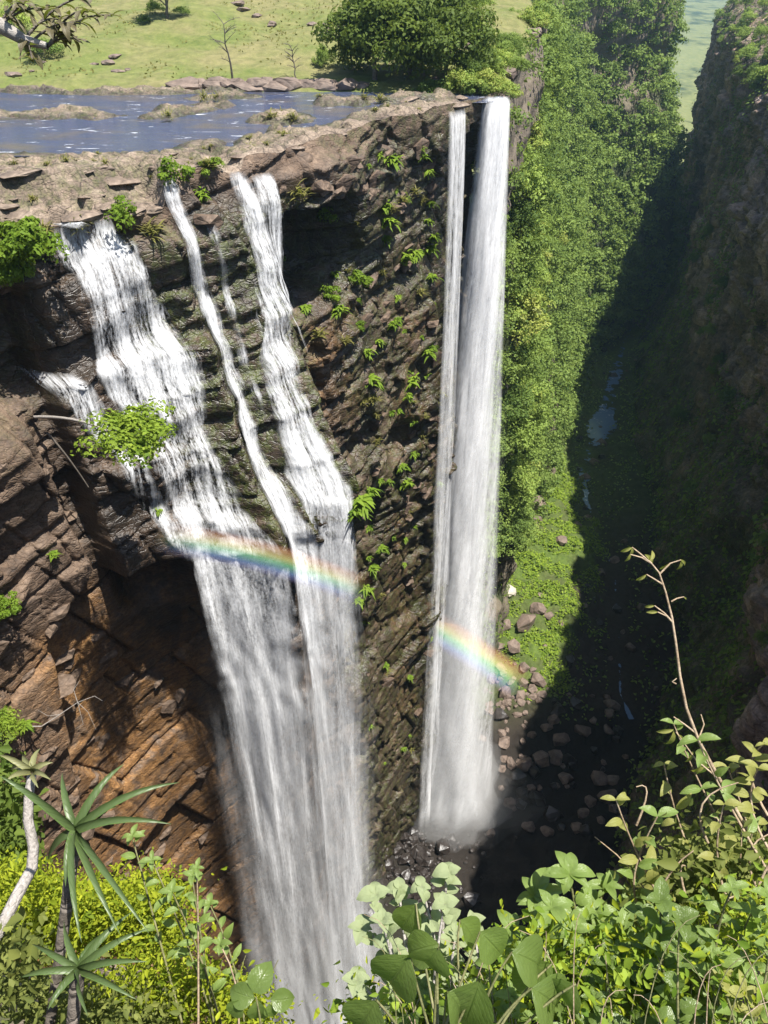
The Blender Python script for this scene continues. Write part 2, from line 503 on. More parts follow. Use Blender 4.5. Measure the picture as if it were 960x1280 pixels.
def macro(s, z):
    g = np.interp(s, [3, 7.5, 10, 12.5, 16, 19.5, 21.5, 23], [0, 0.13, 0.36, 0.63, 0.87, 1.0, 0.45, 0])
    lag = np.interp(s, [7.5, 12.5, 18], [1.22, 1.12, 1.0])
    dst = stair(z, 4.1, 3, s)
    n = g * np.interp(dst / lag, [0, 2, 8, 19, 25.5, 28, 30, 33.5, 44, 150], [0, 0.2, 2.6, 9.6, 14.8, 15.2, 15.2, 9.0, 2.6, 2.0])
    # ledges of the widest cascade
    m1 = sst(s, -0.9, -0.2) * (1 - sst(s, 11.5, 13.5)) * (1 - sst(-z, 31.0, 32.2))
    n = n + m1 * (0.9 * sst(-z, 4.2, 4.6) + 1.9 * sst(-z + 0.12 * (s - 6), 12.6, 13.2) + 0.7 * sst(-z, 20.5, 21) + 0.6 * sst(-z, 27, 27.4))
    # hollow under the lowest ledge
    n = n - 2.8 * np.exp(-((s - 4.2) / 3.3) ** 4) * sst(-z, 31.8, 33.0) * (1 - sst(-z, 36.0, 40))
    n = n - 0.7 * m1 * sst(-z, 32, 35)
    # blocky buttress to the left and the pillar below it
    edge = np.interp(-z, [10, 16, 30, 36, 60, 150], [-9, -3.2, -2.0, -7.5, -10.5, -12])
    n = n + 2.4 * (1 - sst(s - edge, -0.5, 0.3)) * sst(-z, 14, 17)
    n = n - 3.5 * np.exp(-((s + 2.5) / 2.6) ** 4) * sst(-z, 5.5, 7) * (1 - sst(-z, 13, 15.5))
    # great overhang with its dark hollow
    w = np.exp(-((s - 28.3) / 6.0) ** 4)
    n = n - 8.5 * w * sst(-z, 4.6, 5.4) * (1 - sst(-z, 11.5, 16)) + 1.7 * np.exp(-((s - 27.5) / 7) ** 4) * sst(-z, 0.8, 2.0) * (1 - sst(-z, 4.6, 5.2))
    # stepped bulges to the right
    m2 = sst(s, 24, 28)
    n = n + m2 * (0.9 * sst(-z, 17, 19.5) + 1.2 * sst(-z, 33, 36) - 1.0 * sst(-z, 47, 50) + 0.9 * sst(-z, 72, 74) - 0.7 * sst(-z, 95, 97))
    n = n - 3.4 * np.exp(-((s - 42.5) / 3.0) ** 2 - ((z + 38) / 2.6) ** 2) - 4.0 * np.exp(-((s - 36) / 3.4) ** 2 - ((z + 46) / 4.0) ** 2)
    n = n - 2.6 * sst(s, 54.5, 58.5) * sst(-z, 2, 8)
    n = n + 0.9 * fbm(s / 16.0, z / 18.0, 7.7, 71, 2)
    return n * sst(-z, -0.5, 1.2)


def slabs(s, z, seed, beds, joints, amp, tilt, groove, gw, dip, shear, warp=0.25):
    """rectangular blocks of bedded rock: each block is a flat face with its own height and tilt"""
    r = np.random.default_rng(seed)
    b = np.concatenate([[-240], -240 + np.cumsum(r.uniform(beds[0], beds[1], int(330 / beds[0])))])
    zi = z - dip * s + warp * fbm(s / 9.0, z / 9.0, 0, seed, 2)
    si = s + shear * z + warp * fbm(s / 6.0, z / 6.0, 3.3, seed + 5, 2)
    ib = np.clip(np.searchsorted(b, zi) - 1, 0, len(b) - 2)
    sp = r.uniform(joints[0], joints[1], len(b))[ib]; of = r.uniform(0, 50, len(b))[ib]
    sj = si / sp + of
    cell = np.floor(sj); fj = sj - cell
    dzc = zi - 0.5 * (b[ib] + b[ib + 1]); ds = (fj - 0.5) * sp
    e = np.minimum(np.minimum(zi - b[ib], b[ib + 1] - zi), np.minimum(fj, 1 - fj) * sp)
    h = (hsh(ib, cell, 0, seed) - 0.45) * amp + tilt * (0.8 * (hsh(ib, cell, 1, seed) - 0.5) * ds - (hsh(ib, cell, 2, seed) - 0.25) * dzc)
    return h - groove * np.exp(-(e / gw) ** 2)


def relief(s, z):
    dip = 0.26
    sm = 1 - (1 - sst(s, 8, 14)) * sst(-z, 30, 36)                        # broad smooth slabs low on the left
    rugged = sst(s, 21, 26) * sst(fbm(s / 7, z / 6, 0.4, 53, 3), -0.15, 0.35)
    A = slabs(s, z, 11, (2.5, 7.0), (5, 16), 1.5, 0.20, 0.55, 0.17, dip, 0.35)
    A2 = slabs(s, z, 12, (5.0, 11.0), (9, 24), 1.1, 0.10, 0.75, 0.16, dip + 0.1, 0.5)
    B = slabs(s, z, 23, (0.8, 2.4), (2.0, 8.0), 0.62, 0.26, 0.20, 0.10, dip, 0.3)
    Cc = slabs(s, z, 37, (0.3, 0.9), (0.8, 3.0), 0.20, 0.30, 0.06, 0.06, dip, 0.3)
    c5, k5, _ = chips(s + 0.5 * z, z, 3.0, 1.5, 59, 1.6)
    patch = sst(fbm(s / 6, z / 5, 2.4, 63, 3), -0.1, 0.3)                  # where the slabs are broken up
    fine = 0.14 * fbm(s / 1.6, z / 1.6, 1.1, 51, 3) + 0.05 * fbm(s / 0.45, z / 0.45, 9.1, 52, 2)
    return A * (0.25 + 0.75 * sm) + A2 * (1 - 0.6 * sm) + B * (sm * (0.55 + 0.45 * patch) + (1 - sm) * 0.35 * patch) + Cc * (sm + (1 - sm) * 0.3) * (0.5 + 0.7 * patch) + 0.7 * c5 * rugged + fine * (0.3 + 0.7 * sm * patch)


def zlip(s):
    return -2.6 * (sst(s, -8, -2) * (1 - sst(s, 11.6, 13.2))) - 0.9 * np.exp(-((s - 18.6) / 1.3) ** 4) + 0.25 * fbm(s / 3.0, 0 * s, 2.2, 61, 3)


sgrid = np.arange(-48, 66.01, 0.215)
dep = np.concatenate([np.arange(0, 58, 0.18), np.arange(58, 148, 0.29)])
S, Dp = np.meshgrid(sgrid, dep)
Z = zlip(S) - Dp * (1.0)
DISP = macro(S, Z) + relief(S, Z) * (0.35 + 0.65 * sst(Dp, 0, 2.0))
WV = LW.pos(S, Z, DISP)
WV[..., 2] += 0.25 * fbm(S / 1.7, Dp / 1.7, 4.4, 81, 2) * sst(Dp, 0.3, 1.5)


def band(s, a, b, c, d): return sst(s, a, b) * (1 - sst(s, c, d))
wet = band(S, -4, 1, 22, 26) * 0.95 * (1 - 0.65 * (1 - sst(S, 5, 12)) * sst(-Z, 40, 50)) + 0.75 * band(S, 22, 28, 56, 66) + 0.45 * sst(S, 46, 54)
wet = wet + 0.5 * (1 - sst(S, 2, 6)) * sst(S, -6, -2) * (1 - sst(-Z, 12, 18)) + 0.35 * sst(-Z, 110, 138)
wet = wet - 0.8 * (1 - sst(Dp, 0.5, 3.0))
wet = wet + 0.9 * np.exp(-((S - 28.3) / 6.5) ** 4) * band(-Z, 4, 6, 13, 16)  # shade of the overhang hollow, painted dark through this mask
wet = np.clip(wet + 0.25 * fbm(S / 5, Z / 5, 0, 91, 3), 0, 1)
iron = np.clip((1 - sst(S, 6, 14)) * sst(-Z, 31, 38) * (1 - 0.75 * (1 - sst(S, -11, -7)) * (1 - sst(-Z, 60, 75))) + 0.55 * band(S, 20, 24, 30, 36) * band(-Z, 15, 17, 26, 32)
               + 0.35 * band(S, 38, 44, 54, 60) * band(-Z, 15, 25, 90, 110) + 0.06, 0, 1)
moss = np.clip(0.8 * band(S, 5, 10, 24, 28) * band(-Z, 2, 5, 26, 34) + 0.5 * band(S, 27, 32, 60, 66) + 0.4 * (1 - sst(S, -2, 2)) * (1 - sst(-Z, 10, 20)), 0, 1)
cliff = link('cliff', mesh('cliff', WV.reshape(-1, 3), grid_faces(*S.shape), M_cliff, attrs={'wet': wet, 'iron': iron, 'moss': moss}))
tag(cliff, 'layered brown cliff face that the waterfalls pour over', kind='structure')


def surf_n(s, z):
    """outward distance of the finished rock at (s, z)"""
    ci = np.clip((np.asarray(s) - sgrid[0]) / 0.215, 0, len(sgrid) - 1.001)
    d = np.clip(zlip(np.asarray(s, float)) - np.asarray(z), 0, dep[-1] - 0.01)
    ri = np.interp(d, dep, np.arange(len(dep)))
    c0, r0 = np.floor(ci).astype(int), np.minimum(np.floor(ri).astype(int), len(dep) - 2)
    fc, fr = ci - c0, ri - r0
    g = DISP
    return (g[r0, c0] * (1 - fc) + g[r0, c0 + 1] * fc) * (1 - fr) + (g[r0 + 1, c0] * (1 - fc) + g[r0 + 1, c0 + 1] * fc) * fr


# ------------------------------------------------------------------ rock blocks
def hull_rock(name, mat, seed, dims=(1, 1, 1), n=16, boxy=4.0):
    r = np.random.default_rng(seed)
    d = r.normal(0, 1, (n, 3))
    d /= (np.abs(d) ** boxy).sum(1)[:, None] ** (1 / boxy)
    d *= r.uniform(0.8, 1.0, (n, 1)) * np.asarray(dims) * 0.5
    bm = bmesh.new()
    for p in d: bm.verts.new(p)
    res = bmesh.ops.convex_hull(bm, input=bm.verts)
    bmesh.ops.delete(bm, geom=[q for q in res['geom_interior'] if isinstance(q, bmesh.types.BMVert)], context='VERTS')
    bmesh.ops.recalc_face_normals(bm, faces=bm.faces)
    me = bpy.data.meshes.new(name); bm.to_mesh(me); bm.free()
    me.materials.append(mat)
    return me


BLK = [hull_rock('rock_block', M_block, 100 + i, (1, 0.8, [0.45, 0.6, 0.35, 0.8, 0.5, 0.7][i % 6]), 20, 6.0) for i in range(10)]
SLB = [hull_rock('slab', M_tan, 200 + i, (1, 0.8, [0.22, 0.3, 0.4, 0.26][i % 4]), 20, 6.0) for i in range(8)]
BLD = [hull_rock('boulder', M_boulder, 300 + i, (1, 0.85, [0.7, 0.55, 0.8, 0.6][i % 4]), 22, 3.0) for i in range(8)]


def put(me, name, p, size, rot, parent=None, sq=(1, 1, 1)):
    o = link(name, me, parent, p)
    o.scale = tuple(size * q for q in sq)
    o.rotation_euler = rot
    return o


def wall_rot(W, s, tilt=0.0):
    nx, ny = W.nrm(s)
    return (random.gauss(0, 0.08), random.gauss(0, 0.08) + tilt, math.atan2(nx, -ny) + random.gauss(0, 0.22))


FALL_BANDS = [(1.5, 12.2, 0, 34), (6, 22, 20, 150), (11.5, 14.0, 0, 34), (16.7, 21, 0, 34)]
nb = 0
rr = random.Random(5)
while nb < 250:
    u = rr.random()
    if u < 0.30: s, d = rr.uniform(-22, -1.5), rr.uniform(14, 62)
    elif u < 0.42: s, d = rr.uniform(-16, 7), rr.uniform(40, 85)
    elif u < 0.88: s, d = rr.uniform(22, 54), rr.choice([rr.uniform(1, 12), rr.uniform(14, 60), rr.uniform(14, 100)])
    else: s, d = rr.uniform(-6, 16), rr.uniform(0.6, 6)
    if any(a < s < b and c < d < e for a, b, c, e in FALL_BANDS): continue
    if 22.5 < s < 34 and 5 < d < 15: continue
    z = float(zlip(np.array(s))) - d
    n = float(surf_n(s, z))
    sz = rr.choice([0.9, 1.3, 1.7, 2.3, 3.0]) * (1.15 if s < 0 else 1)
    p = LW.pos(np.array(s), z, n - 0.12 * sz)
    put(BLK[nb % 10], 'rock_block', p, sz, wall_rot(LW, s), cliff, (1, 0.8, 0.9))
    nb += 1

# ------------------------------------------------------------------ river plateau
RIV_S = [(-140, 197), (0, 193), (120, 193), (210, 188), (250, 176), (278, 178), (289, 187), (298, 178), (330, 166), (380, 160), (420, 152), (445, 141), (520, 131), (560, 128), (600, 127), (622, 124)]
RIV_N = [(626, 115), (590, 111), (500, 110), (440, 109), (400, 112), (300, 114), (230, 117), (150, 119), (0, 116), (-140, 116)]
riv = np.array([at_z(a, b, -0.3)[:2] for a, b in RIV_S + RIV_N])


def inside(poly, x, y):
    c = np.zeros(np.shape(x), bool); j = len(poly) - 1
    for i in range(len(poly)):
        xi, yi = poly[i]; xj, yj = poly[j]
        hit = ((yi > y) != (yj > y)) & (x < (xj - xi) * (y - yi) / (yj - yi + 1e-12) + xi)
        c ^= hit; j = i
    return c


def sdist(poly, x, y):
    """signed distance to a polygon, negative inside"""
    d = np.full(np.shape(x), 1e9)
    for i in range(len(poly)):
        a, b = poly[i], poly[(i + 1) % len(poly)]
        e = b - a
        t = np.clip(((x - a[0]) * e[0] + (y - a[1]) * e[1]) / (e @ e + 1e-12), 0, 1)
        d = np.minimum(d, np.hypot(x - a[0] - t * e[0], y - a[1] - t * e[1]))
    return np.where(inside(poly, x, y), -d, d)


ISL = [[(-60, 143), (20, 139), (120, 139), (150, 145), (120, 149), (0, 149)], [(175, 147), (215, 133), (280, 128), (300, 131), (262, 138), (215, 149)],
       [(312, 152), (345, 138), (395, 143), (392, 153), (350, 157)], [(395, 128), (440, 121), (480, 124), (450, 132), (410, 134)], [(215, 122), (300, 118), (330, 121), (260, 126)],
       [(470, 127), (520, 119), (590, 121), (560, 126), (500, 129)]]
isl = [np.array([at_z(a, b, -0.3)[:2] for a, b in q]) for q in ISL]
inw = np.concatenate([np.arange(0, 14, 0.28), np.arange(14, 62, 0.6)])
s2 = np.arange(-48, 70, 0.28)
S2, I2 = np.meshgrid(s2, inw)
nx2, ny2 = LW.nrm(S2)
bl = sst(I2, 0, 9)
tx2 = -nx2 * (1 - bl) - 0.72 * bl; ty2 = -ny2 * (1 - bl) + 0.69 * bl
tl = np.hypot(tx2, ty2)
lip_out = np.interp(S2, sgrid, DISP[0])
bx2, by2 = LW.base(S2)
PX = bx2 + nx2 * lip_out * np.exp(-I2 / 1.5) + tx2 / tl * I2
PY = by2 + ny2 * lip_out * np.exp(-I2 / 1.5) + ty2 / tl * I2
sd = sdist(riv, PX, PY) + 0.9 * fbm(PX / 3, PY / 3, 0, 41, 3)
for q in isl:
    sd = np.maximum(sd, -(sdist(q, PX, PY) + 0.8 * fbm(PX / 2.5, PY / 2.5, 0, 43, 3)))
terr = fbm(PX / 5, PY / 9, 0, 44, 4)
terr = np.floor(terr * 4) / 4 * 0.7 + terr * 0.3
cellh = hsh(np.floor(PX / 2.4 + fbm(PX / 4, PY / 4, 1, 45, 2)), np.floor(PY / 3.1 + fbm(PX / 4, PY / 4, 2, 46, 2)), 0, 5)
PZ = np.where(sd > 0, -0.3 + 0.26 * sst(sd, -0.2, 0.8) + 0.50 * sst(sd, 1.0, 6) + 0.25 * terr * sst(sd, 0, 1.5) + 0.22 * cellh * sst(sd, 0, 1), -0.3 + np.maximum(sd * 0.3, -1.0))
pl, pk, ph_ = chips(PX + 0.3 * PY, PY, 3.6, 2.4, 49, 0.5)
pl2, pk2, _ = chips(PX - 0.4 * PY, PY, 1.5, 1.0, 490, 0.6)
PZ = PZ + (0.62 * pl - 0.35 * np.exp(-(pk / 0.07) ** 2) + 0.2 * pl2 - 0.12 * np.exp(-(pk2 / 0.08) ** 2)) * sst(sd, 0.0, 0.9)
hq = PZ + 0.3; PZ = np.where((sd > 0.1), -0.3 + 0.25 * hq + 0.75 * np.round(hq / 0.24 + 0.5 * fbm(PX / 2, PY / 4, 0, 50, 2)) * 0.24, PZ)
PZ = PZ - 2.2 * sst(PY, 109.0, 111.0) * (sd > 0)
PZ = PZ + 0.06 * fbm(PX / 0.7, PY / 0.7, 0, 47, 3)
low = 1 - sst(I2, 1.2 + 1.2 * (S2 < 5), 5.5)
stepf = np.floor(low * 3.2 + 0.3 * vn(S2 / 2, I2 / 2, 0, 48)) / 3.2
PZ = PZ + np.clip(zlip(S2), -3, 0) * np.clip(0.35 * low + 0.65 * stepf, 0, 1)
e0 = np.exp(-I2 / 0.25)
PZ = PZ * (1 - e0) + zlip(S2) * e0
bank = link('riverbank', mesh('riverbank', np.stack([PX, PY, PZ], -1).reshape(-1, 3), grid_faces(*S2.shape)[:, ::-1], M_tan,
            attrs={'wet': 0.9 * (1 - sst(sd, 0.2, 1.6)) , 'iron': 0 * sd, 'moss': 0.5 * sst(I2, 0, 2)}))
tag(bank, 'flat tan rock shelves along the river above the falls', kind='structure')


def bank_h(x, y):
    d = np.hypot(PX - x, PY - y); k = np.unravel_index(np.argmin(d), d.shape)
    return float(PZ[k])


T = NT('river_water'); co = T.coord('Object')
w1 = T.noise(T.mapping(co, (0.5, 1.2, 1)), 1.2, 5, 0.65, 0.5); w2 = T.noise(T.mapping(co, (0.35, 1.1, 1)), 0.5, 6, 0.7, 1.2)
foam = T.math('MULTIPLY', T.ramp(w2, [(0.58, 0.0), (0.66, 1.0)]), T.ramp(w1, [(0.46, 0.0), (0.58, 1.0)]))
wcol = T.mix(foam, (0.055, 0.070, 0.130), (0.75, 0.77, 0.8))
bedn = T.noise(T.mapping(co, (0.4, 1.0, 1)), 0.22, 5, 0.65, 0.6)
wcol = T.mix(T.math('MULTIPLY', T.ramp(bedn, [(0.50, 0.0), (0.64, 0.75)]), T.math('SUBTRACT', 1.0, foam)), wcol, (0.13, 0.105, 0.075))
M_river = T.surf(T.bsdf(wcol, T.math('ADD', 0.10, T.math('MULTIPLY', foam, 0.6)), T.bump(T.math('ADD', w1, T.math('MULTIPLY', w2, 1.5)), 0.9, 0.4), 0.4))
rg = np.stack(np.meshgrid(np.arange(riv[:, 0].min() - 1, riv[:, 0].max() + 1, 0.8), np.arange(riv[:, 1].min() - 1, riv[:, 1].max() + 1, 0.8)), -1)
rk = sdist(riv, rg[..., 0], rg[..., 1]) < 1.2
gf = grid_faces(*rk.shape); gf = gf[rk.ravel()[gf].all(1)]
us = np.unique(gf); mp = np.zeros(rk.size, int); mp[us] = np.arange(len(us))
rv = np.concatenate([rg.reshape(-1, 2)[us], np.full((len(us), 1), -0.33)], 1)
river = link('river', mesh('river', rv, mp[gf], M_river)); tag(river, 'shallow blue river spreading over the rock above the falls', kind='structure')

# slabs lying along the lip, pieces of the bank
rr = random.Random(9)
for i in range(150):
    s = rr.uniform(-10, 62) if i > 60 else rr.uniform(-10, 16)
    d = abs(rr.gauss(0, 3.2)) if i % 3 else rr.uniform(0, 9)
    if abs(s - 18.7) < 1.9 or abs(s - 12.7) < 1.2: continue
    k = (int(np.argmin(abs(inw - d))), int(np.argmin(abs(s2 - s))))
    if sd[k] < 0.3: continue
    put(SLB[i % 8], 'slab', (PX[k], PY[k], PZ[k] + rr.uniform(-.30, -.08)), rr.choice([0.7, 1.0, 1.5, 2.2, 2.6]), wall_rot(LW, s), bank, (1.3, 1, 0.7))

# ================================================================== MEADOW, GORGE, FAR COUNTRY
def xw(y): return np.interp(y, [100, 108, 127, 150, 172, 200, 235, 270, 300, 340, 372, 400, 418, 440, 470, 520, 600, 720], [11.8, 14.6, 20, 25.5, 27, 28, 36, 45, 52, 64, 84, 116, 135, 138, 126, 120, 130, 150])
def zrim(y): return np.interp(y, [100, 112, 130, 160, 200, 300, 430, 720], [0, 0.0, 2.0, 5.5, 10, 18, 22, 30])
def runl(y): return np.interp(y, [100, 150, 200, 270, 370, 430, 520, 720], [1.5, 5, 15, 27, 34, 24, 16, 10])
def zfl(y): return -140 - 0.022 * np.clip(y - 100, 0, 900)

# meadow hill: y rows, offsets to the left of the rim
my = np.concatenate([np.arange(104, 180, 1.0), np.arange(180, 720, 5.0)])
mo = np.concatenate([np.arange(0, 70, 1.0), np.arange(70, 460, 8.0)])
MY, MO = np.meshgrid(my, mo, indexing='ij')
MX = xw(MY) - MO
back = np.interp(MX, [-120, -40, 0, 20], [116.5, 117.0, 113.5, 108])
def meadow_z(x, y):
    b = np.interp(x, [-120, -40, 0, 20], [110.2, 110.4, 110.0, 107])
    t = y - b
    return -1.2 + 1.5 * sst(t, -4, 1.0) + 0.14 * np.clip(t, 0, 400) + 1.1 * fbm(x / 16, y / 16, 0, 121, 4) * sst(t, 2, 20) + 0.25 * fbm(x / 2.5, y / 2.5, 0, 123, 3)
MZ = meadow_z(MX, MY)
edge = np.exp(-MO / 3.0); MZ = MZ * (1 - edge) + np.minimum(MZ, zrim(MY)) * edge
hill = link('hill', mesh('hill', np.stack([MX, MY, MZ], -1).reshape(-1, 3), grid_faces(*MY.shape), M_meadow, smooth=True))
tag(hill, 'grassy green hillside rising behind the river', kind='structure')

# left side of the gorge beyond the falls
gy = np.concatenate([np.arange(103.5, 200, 0.9), np.arange(200, 460, 1.6), np.arange(460, 720, 4)])
gv = np.linspace(0, 1, 150)
GY, GV = np.meshgrid(gy, gv, indexing='ij')
top, bot = zrim(GY), zfl(GY) - 3
GZ = top + (bot - top) * GV
cl = np.interp(GY, [100, 150, 180, 230, 330, 400, 440, 520], [0.30, 0.10, 0.10, 0.07, 0.10, 0.32, 0.34, 0.12])
run = runl(GY) * np.clip((GV - cl) / (1 - cl), 0, 1) ** 0.9
sa = GY * 1.0
e1, _ = strata(sa, GZ, 311, (3, 8), (4, 12), 2.6, 1.0, 0.5)
e2, _ = strata(sa, GZ, 313, (1.2, 3), (2, 6), 1.2, 0.5, 0.3)
rockm = np.clip((1 - sst(GV - cl, 0.0, 0.07)) + 0.8 * (fbm(GY / 22, GZ / 18, 0, 317, 3) > 0.38) + 0.9 * (1 - sst(GY, 105, 150)) * sst(GV, 0.55, 0.8), 0, 1) * sst(GY, 104, 118)
rockm = np.clip(rockm, 0, 1)
gd = (0.6 * e1 + 0.7 * e2) * (0.35 + 0.6 * rockm) + 3.0 * fbm(GY / 25, GZ / 25, 0, 319, 4) * sst(GY, 106, 150) + 1.0 * fbm(GY / 5, GZ / 5, 0, 321, 3)
gd = gd * sst(GV, 0, 0.03) * np.interp(GY, [103, 112, 140], [0.15, 0.4, 1])
slx = xw(GY) + run
GX = slx + gd
slope = link('gorge_slope', mesh('gorge_slope', np.stack([GX, GY - 0.25 * gd, GZ], -1).reshape(-1, 3), grid_faces(*GY.shape)[:, ::-1], M_slope, attrs={'rocky': rockm * 0.95}))
tag(slope, 'steep wooded left side of the gorge beyond the falls', kind='structure')

# right wall of the gorge, and the rim under the camera
RW = Wall([(-50, 22), (-30, 5), (-8, -1.2), (0, 0.15), (6, 0.6), (26, 12), (45, 40), (57, 68), (61, 79), (75, 109), (95, 151), (103, 200), (111, 251), (131, 320), (152, 390), (205, 560), (290, 760)], 3, -1, 1.6)
s3 = np.concatenate([np.arange(RW.s[0], -12, 1.2), np.arange(-12, 8, 0.22), np.arange(8, 60, 1.2), np.arange(60, 110, 1.1), np.arange(110, 400, 0.62), np.arange(400, RW.s[-1] - 1, 1.3)])
v3 = np.concatenate([np.linspace(0, 0.05, 30)[:-1], np.linspace(0.05, 0.15, 20)[:-1], np.linspace(0.15, 0.75, 190)[:-1], np.linspace(0.75, 1, 60)])
S3, V3 = np.meshgrid(s3, v3)
BX3, BY3 = RW.base(S3)
NX3, NY3 = RW.nrm(S3)
RT = np.interp(S3, [-80, -8, 0, 10, 40, 90, 160, 700], [12.5, 12.3, 12.3, 11.5, 9, 7, 5, 4]) + 1.2 * fbm(S3 / 14, 0 * S3, 0, 401, 3) * sst(np.abs(S3), 4, 20)
Z3 = RT + (zfl(BY3) - 4 - RT) * V3
n3 = np.interp(V3, [0, 0.12, 0.16, 0.68, 0.82, 1.0], [-20, -1.5, 0, 0.5, 4, 16]) * sst(np.abs(S3), 6, 40) + (1 - sst(np.abs(S3), 6, 40)) * (np.interp(V3, [0, 0.02, 0.2, 1], [-0.3, 0.5, 8, 26]) + np.interp(V3, [0, 0.008, 0.024, 0.045, 0.2], [0, 0.25, 1.75, 2.6, 0]) * (1 - sst(S3, -2.0, -1.0)) + np.interp(V3, [0, 0.004, 0.01, 0.02, 0.1], [0, 0.2, 0.55, 0.8, 0]) * sst(S3, 0.25, 0.7))
h1 = slabs(S3, Z3, 441, (7, 18), (9, 26), 4.0, 0.22, 1.6, 0.5, 0.1, 0.15, 1.5); h2 = slabs(S3, Z3, 443, (2.5, 7), (3, 11), 1.7, 0.28, 0.7, 0.3, 0.1, 0.15, 0.8)
f1, _ = strata(S3, Z3, 411, (4, 11), (6, 18), 3.4, 1.4, 0.6)
f2, _ = strata(S3, Z3, 413, (1.4, 4), (2, 7), 1.5, 0.6, 0.3)
amp = sst(np.abs(S3), 8, 40)
g1, q1, _ = chips(S3 + 0.3 * Z3, Z3, 15, 8, 431, 1.2); g2, q2, _ = chips(S3 - 0.2 * Z3, Z3, 5.5, 3, 433, 1.2)
g3 = 3.4 * g1 - 1.4 * np.exp(-(q1 / 0.05) ** 2) + 1.5 * g2 - 0.5 * np.exp(-(q2 / 0.06) ** 2)
n3 = n3 + amp * ((h1 + h2 + 0.5 * g3) * (1 - 0.6 * sst(V3, 0.62, 0.8)) * sst(V3, 0.02, 0.16) + 4.0 * fbm(S3 / 30, Z3 / 40, 0, 415, 4) * sst(V3, 0.16, 0.4) + 1.0 * fbm(S3 / 5, Z3 / 5, 0, 417, 3)) \
     + (1 - amp) * 0.15 * fbm(S3 / 0.8, Z3 / 0.8, 0, 418, 3)
P3 = np.stack([BX3 + NX3 * n3, BY3 + NY3 * n3, Z3], -1)
veg3 = np.clip(sst(V3 + 0.12 * fbm(S3 / 25, Z3 / 30, 0, 423, 3), 0.66, 0.80) * 1.0 + (1 - sst(V3, 0.12, 0.19)) + 0.8 * (fbm(S3 / 16, Z3 / 35, 0, 419, 4) > 0.42), 0, 1)
rwall = link('gorge_wall', mesh('gorge_wall', P3.reshape(-1, 3), grid_faces(*S3.shape)[:, ::-1], M_shade, attrs={'wet': 0.08 + 0.75 * sst(V3, 0.6, 0.78), 'iron': 0.2 + 0 * veg3, 'moss': veg3 * 0.9}))  # wet mask paints the shade at the wall foot into the rock colour
tag(rwall, 'tall shaded rock wall on the right of the gorge', kind='structure')
i3 = np.array([0, 1, 3, 6, 12, 25, 60, 120.0])
S4, I4 = np.meshgrid(s3, i3)
bx, by = RW.base(S4); nx, ny = RW.nrm(S4)
off = n3[0][None] - I4
TZ = RT[0][None] + 0.16 * I4 * sst(np.abs(S4), 20, 60) * sst(I4, 0, 8) + 0.05 * fbm(S4 / 2, I4, 0, 421, 2)
rtop = link('rim_ground', mesh('rim_ground', np.stack([bx + nx * off, by + ny * off, TZ], -1).reshape(-1, 3), grid_faces(*S4.shape), M_near))
tag(rtop, 'grassy ground on the near rim of the gorge', kind='structure')

# floor of the gorge
STREAM = np.array([(16, 99), (30, 101), (46, 106), (58, 114), (62, 122), (61, 134), (66, 155), (71, 180), (72, 205), (71, 231), (80, 258), (91, 282), (106, 325), (123, 370), (146, 420), (168, 475), (212, 600), (280, 740)], float)
def stream_d(x, y):
    d = np.full(np.shape(x), 1e9)
    for a, b in zip(STREAM[:-1], STREAM[1:]):
        e = b - a; t = np.clip(((x - a[0]) * e[0] + (y - a[1]) * e[1]) / (e @ e), 0, 1)
        d = np.minimum(d, np.hypot(x - a[0] - t * e[0], y - a[1] - t * e[1]))
    return d
fy = np.concatenate([np.arange(26, 280, 1.1), np.arange(280, 740, 3.0)])
fx = np.linspace(0, 1, 130)
FY, FU = np.meshgrid(fy, fx, indexing='ij')
x0 = np.where(FY > 103, xw(FY) + runl(FY) - 14, np.interp(FY, [26, 60, 103], [-60, -36, -4]))
x1 = np.interp(FY, [26, 72, 109, 151, 251, 390, 560, 760], [70, 78, 92, 112, 128, 170, 226, 320])
FX = x0 + (x1 - x0) * FU
SDm = stream_d(FX, FY)
def floor_h(x, y, sdm):
    h = zfl(y) - 1.4 + 2.6 * sst(sdm, 2.0, 14) + 2.4 * sst(sdm, 12, 45) * (y > 0)
    ck, _, _ = chips(x + 0.4 * y, y, 2.6, 2.0, 509, 1.2)
    h = h + 0.9 * ck * sst(sdm, 0.8, 4) * (1 - sst(y, 200, 280)) + (1.6 * fbm(x / 9, y / 9, 0, 501, 4) + 0.7 * np.abs(fbm(x / 2.4, y / 2.4, 0, 503, 3))) * sst(sdm, 0.5, 6)
    return h
FZ = floor_h(FX, FY, SDm)
# the sunlit green bank below the slope
gb = np.array([at_z(a, b, -137)[:2] for a, b in [(640, 560), (700, 560), (735, 640), (730, 760), (700, 860), (655, 835), (615, 740), (628, 640)]])
gbm = 1 - sst(sdist(gb, FX, FY) + 5 * fbm(FX / 8, FY / 8, 0, 505, 3), -4, 5)
FZ = FZ + 2.6 * gbm
frock = np.clip(1 - gbm + 0.0 - 0.5 * sst(SDm, 14, 30), 0, 1) * (1 - sst(FY, 170, 260))
floor = link('gorge_floor', mesh('gorge_floor', np.stack([FX, FY, FZ], -1).reshape(-1, 3), grid_faces(*FY.shape)[:, ::-1], M_floor, attrs={'rocky': frock, 'wet': np.clip((1 - sst(FY, 112, 135)) * 0.9 + 0.35 * (1 - gbm) * sst(FX - xw(FY) - runl(FY), 8, 22), 0, 0.9)}))  # wet mask: damp rock near the falls, painted shade over the rest
tag(floor, 'dim rocky floor of the gorge with a green sunlit bank', kind='structure')

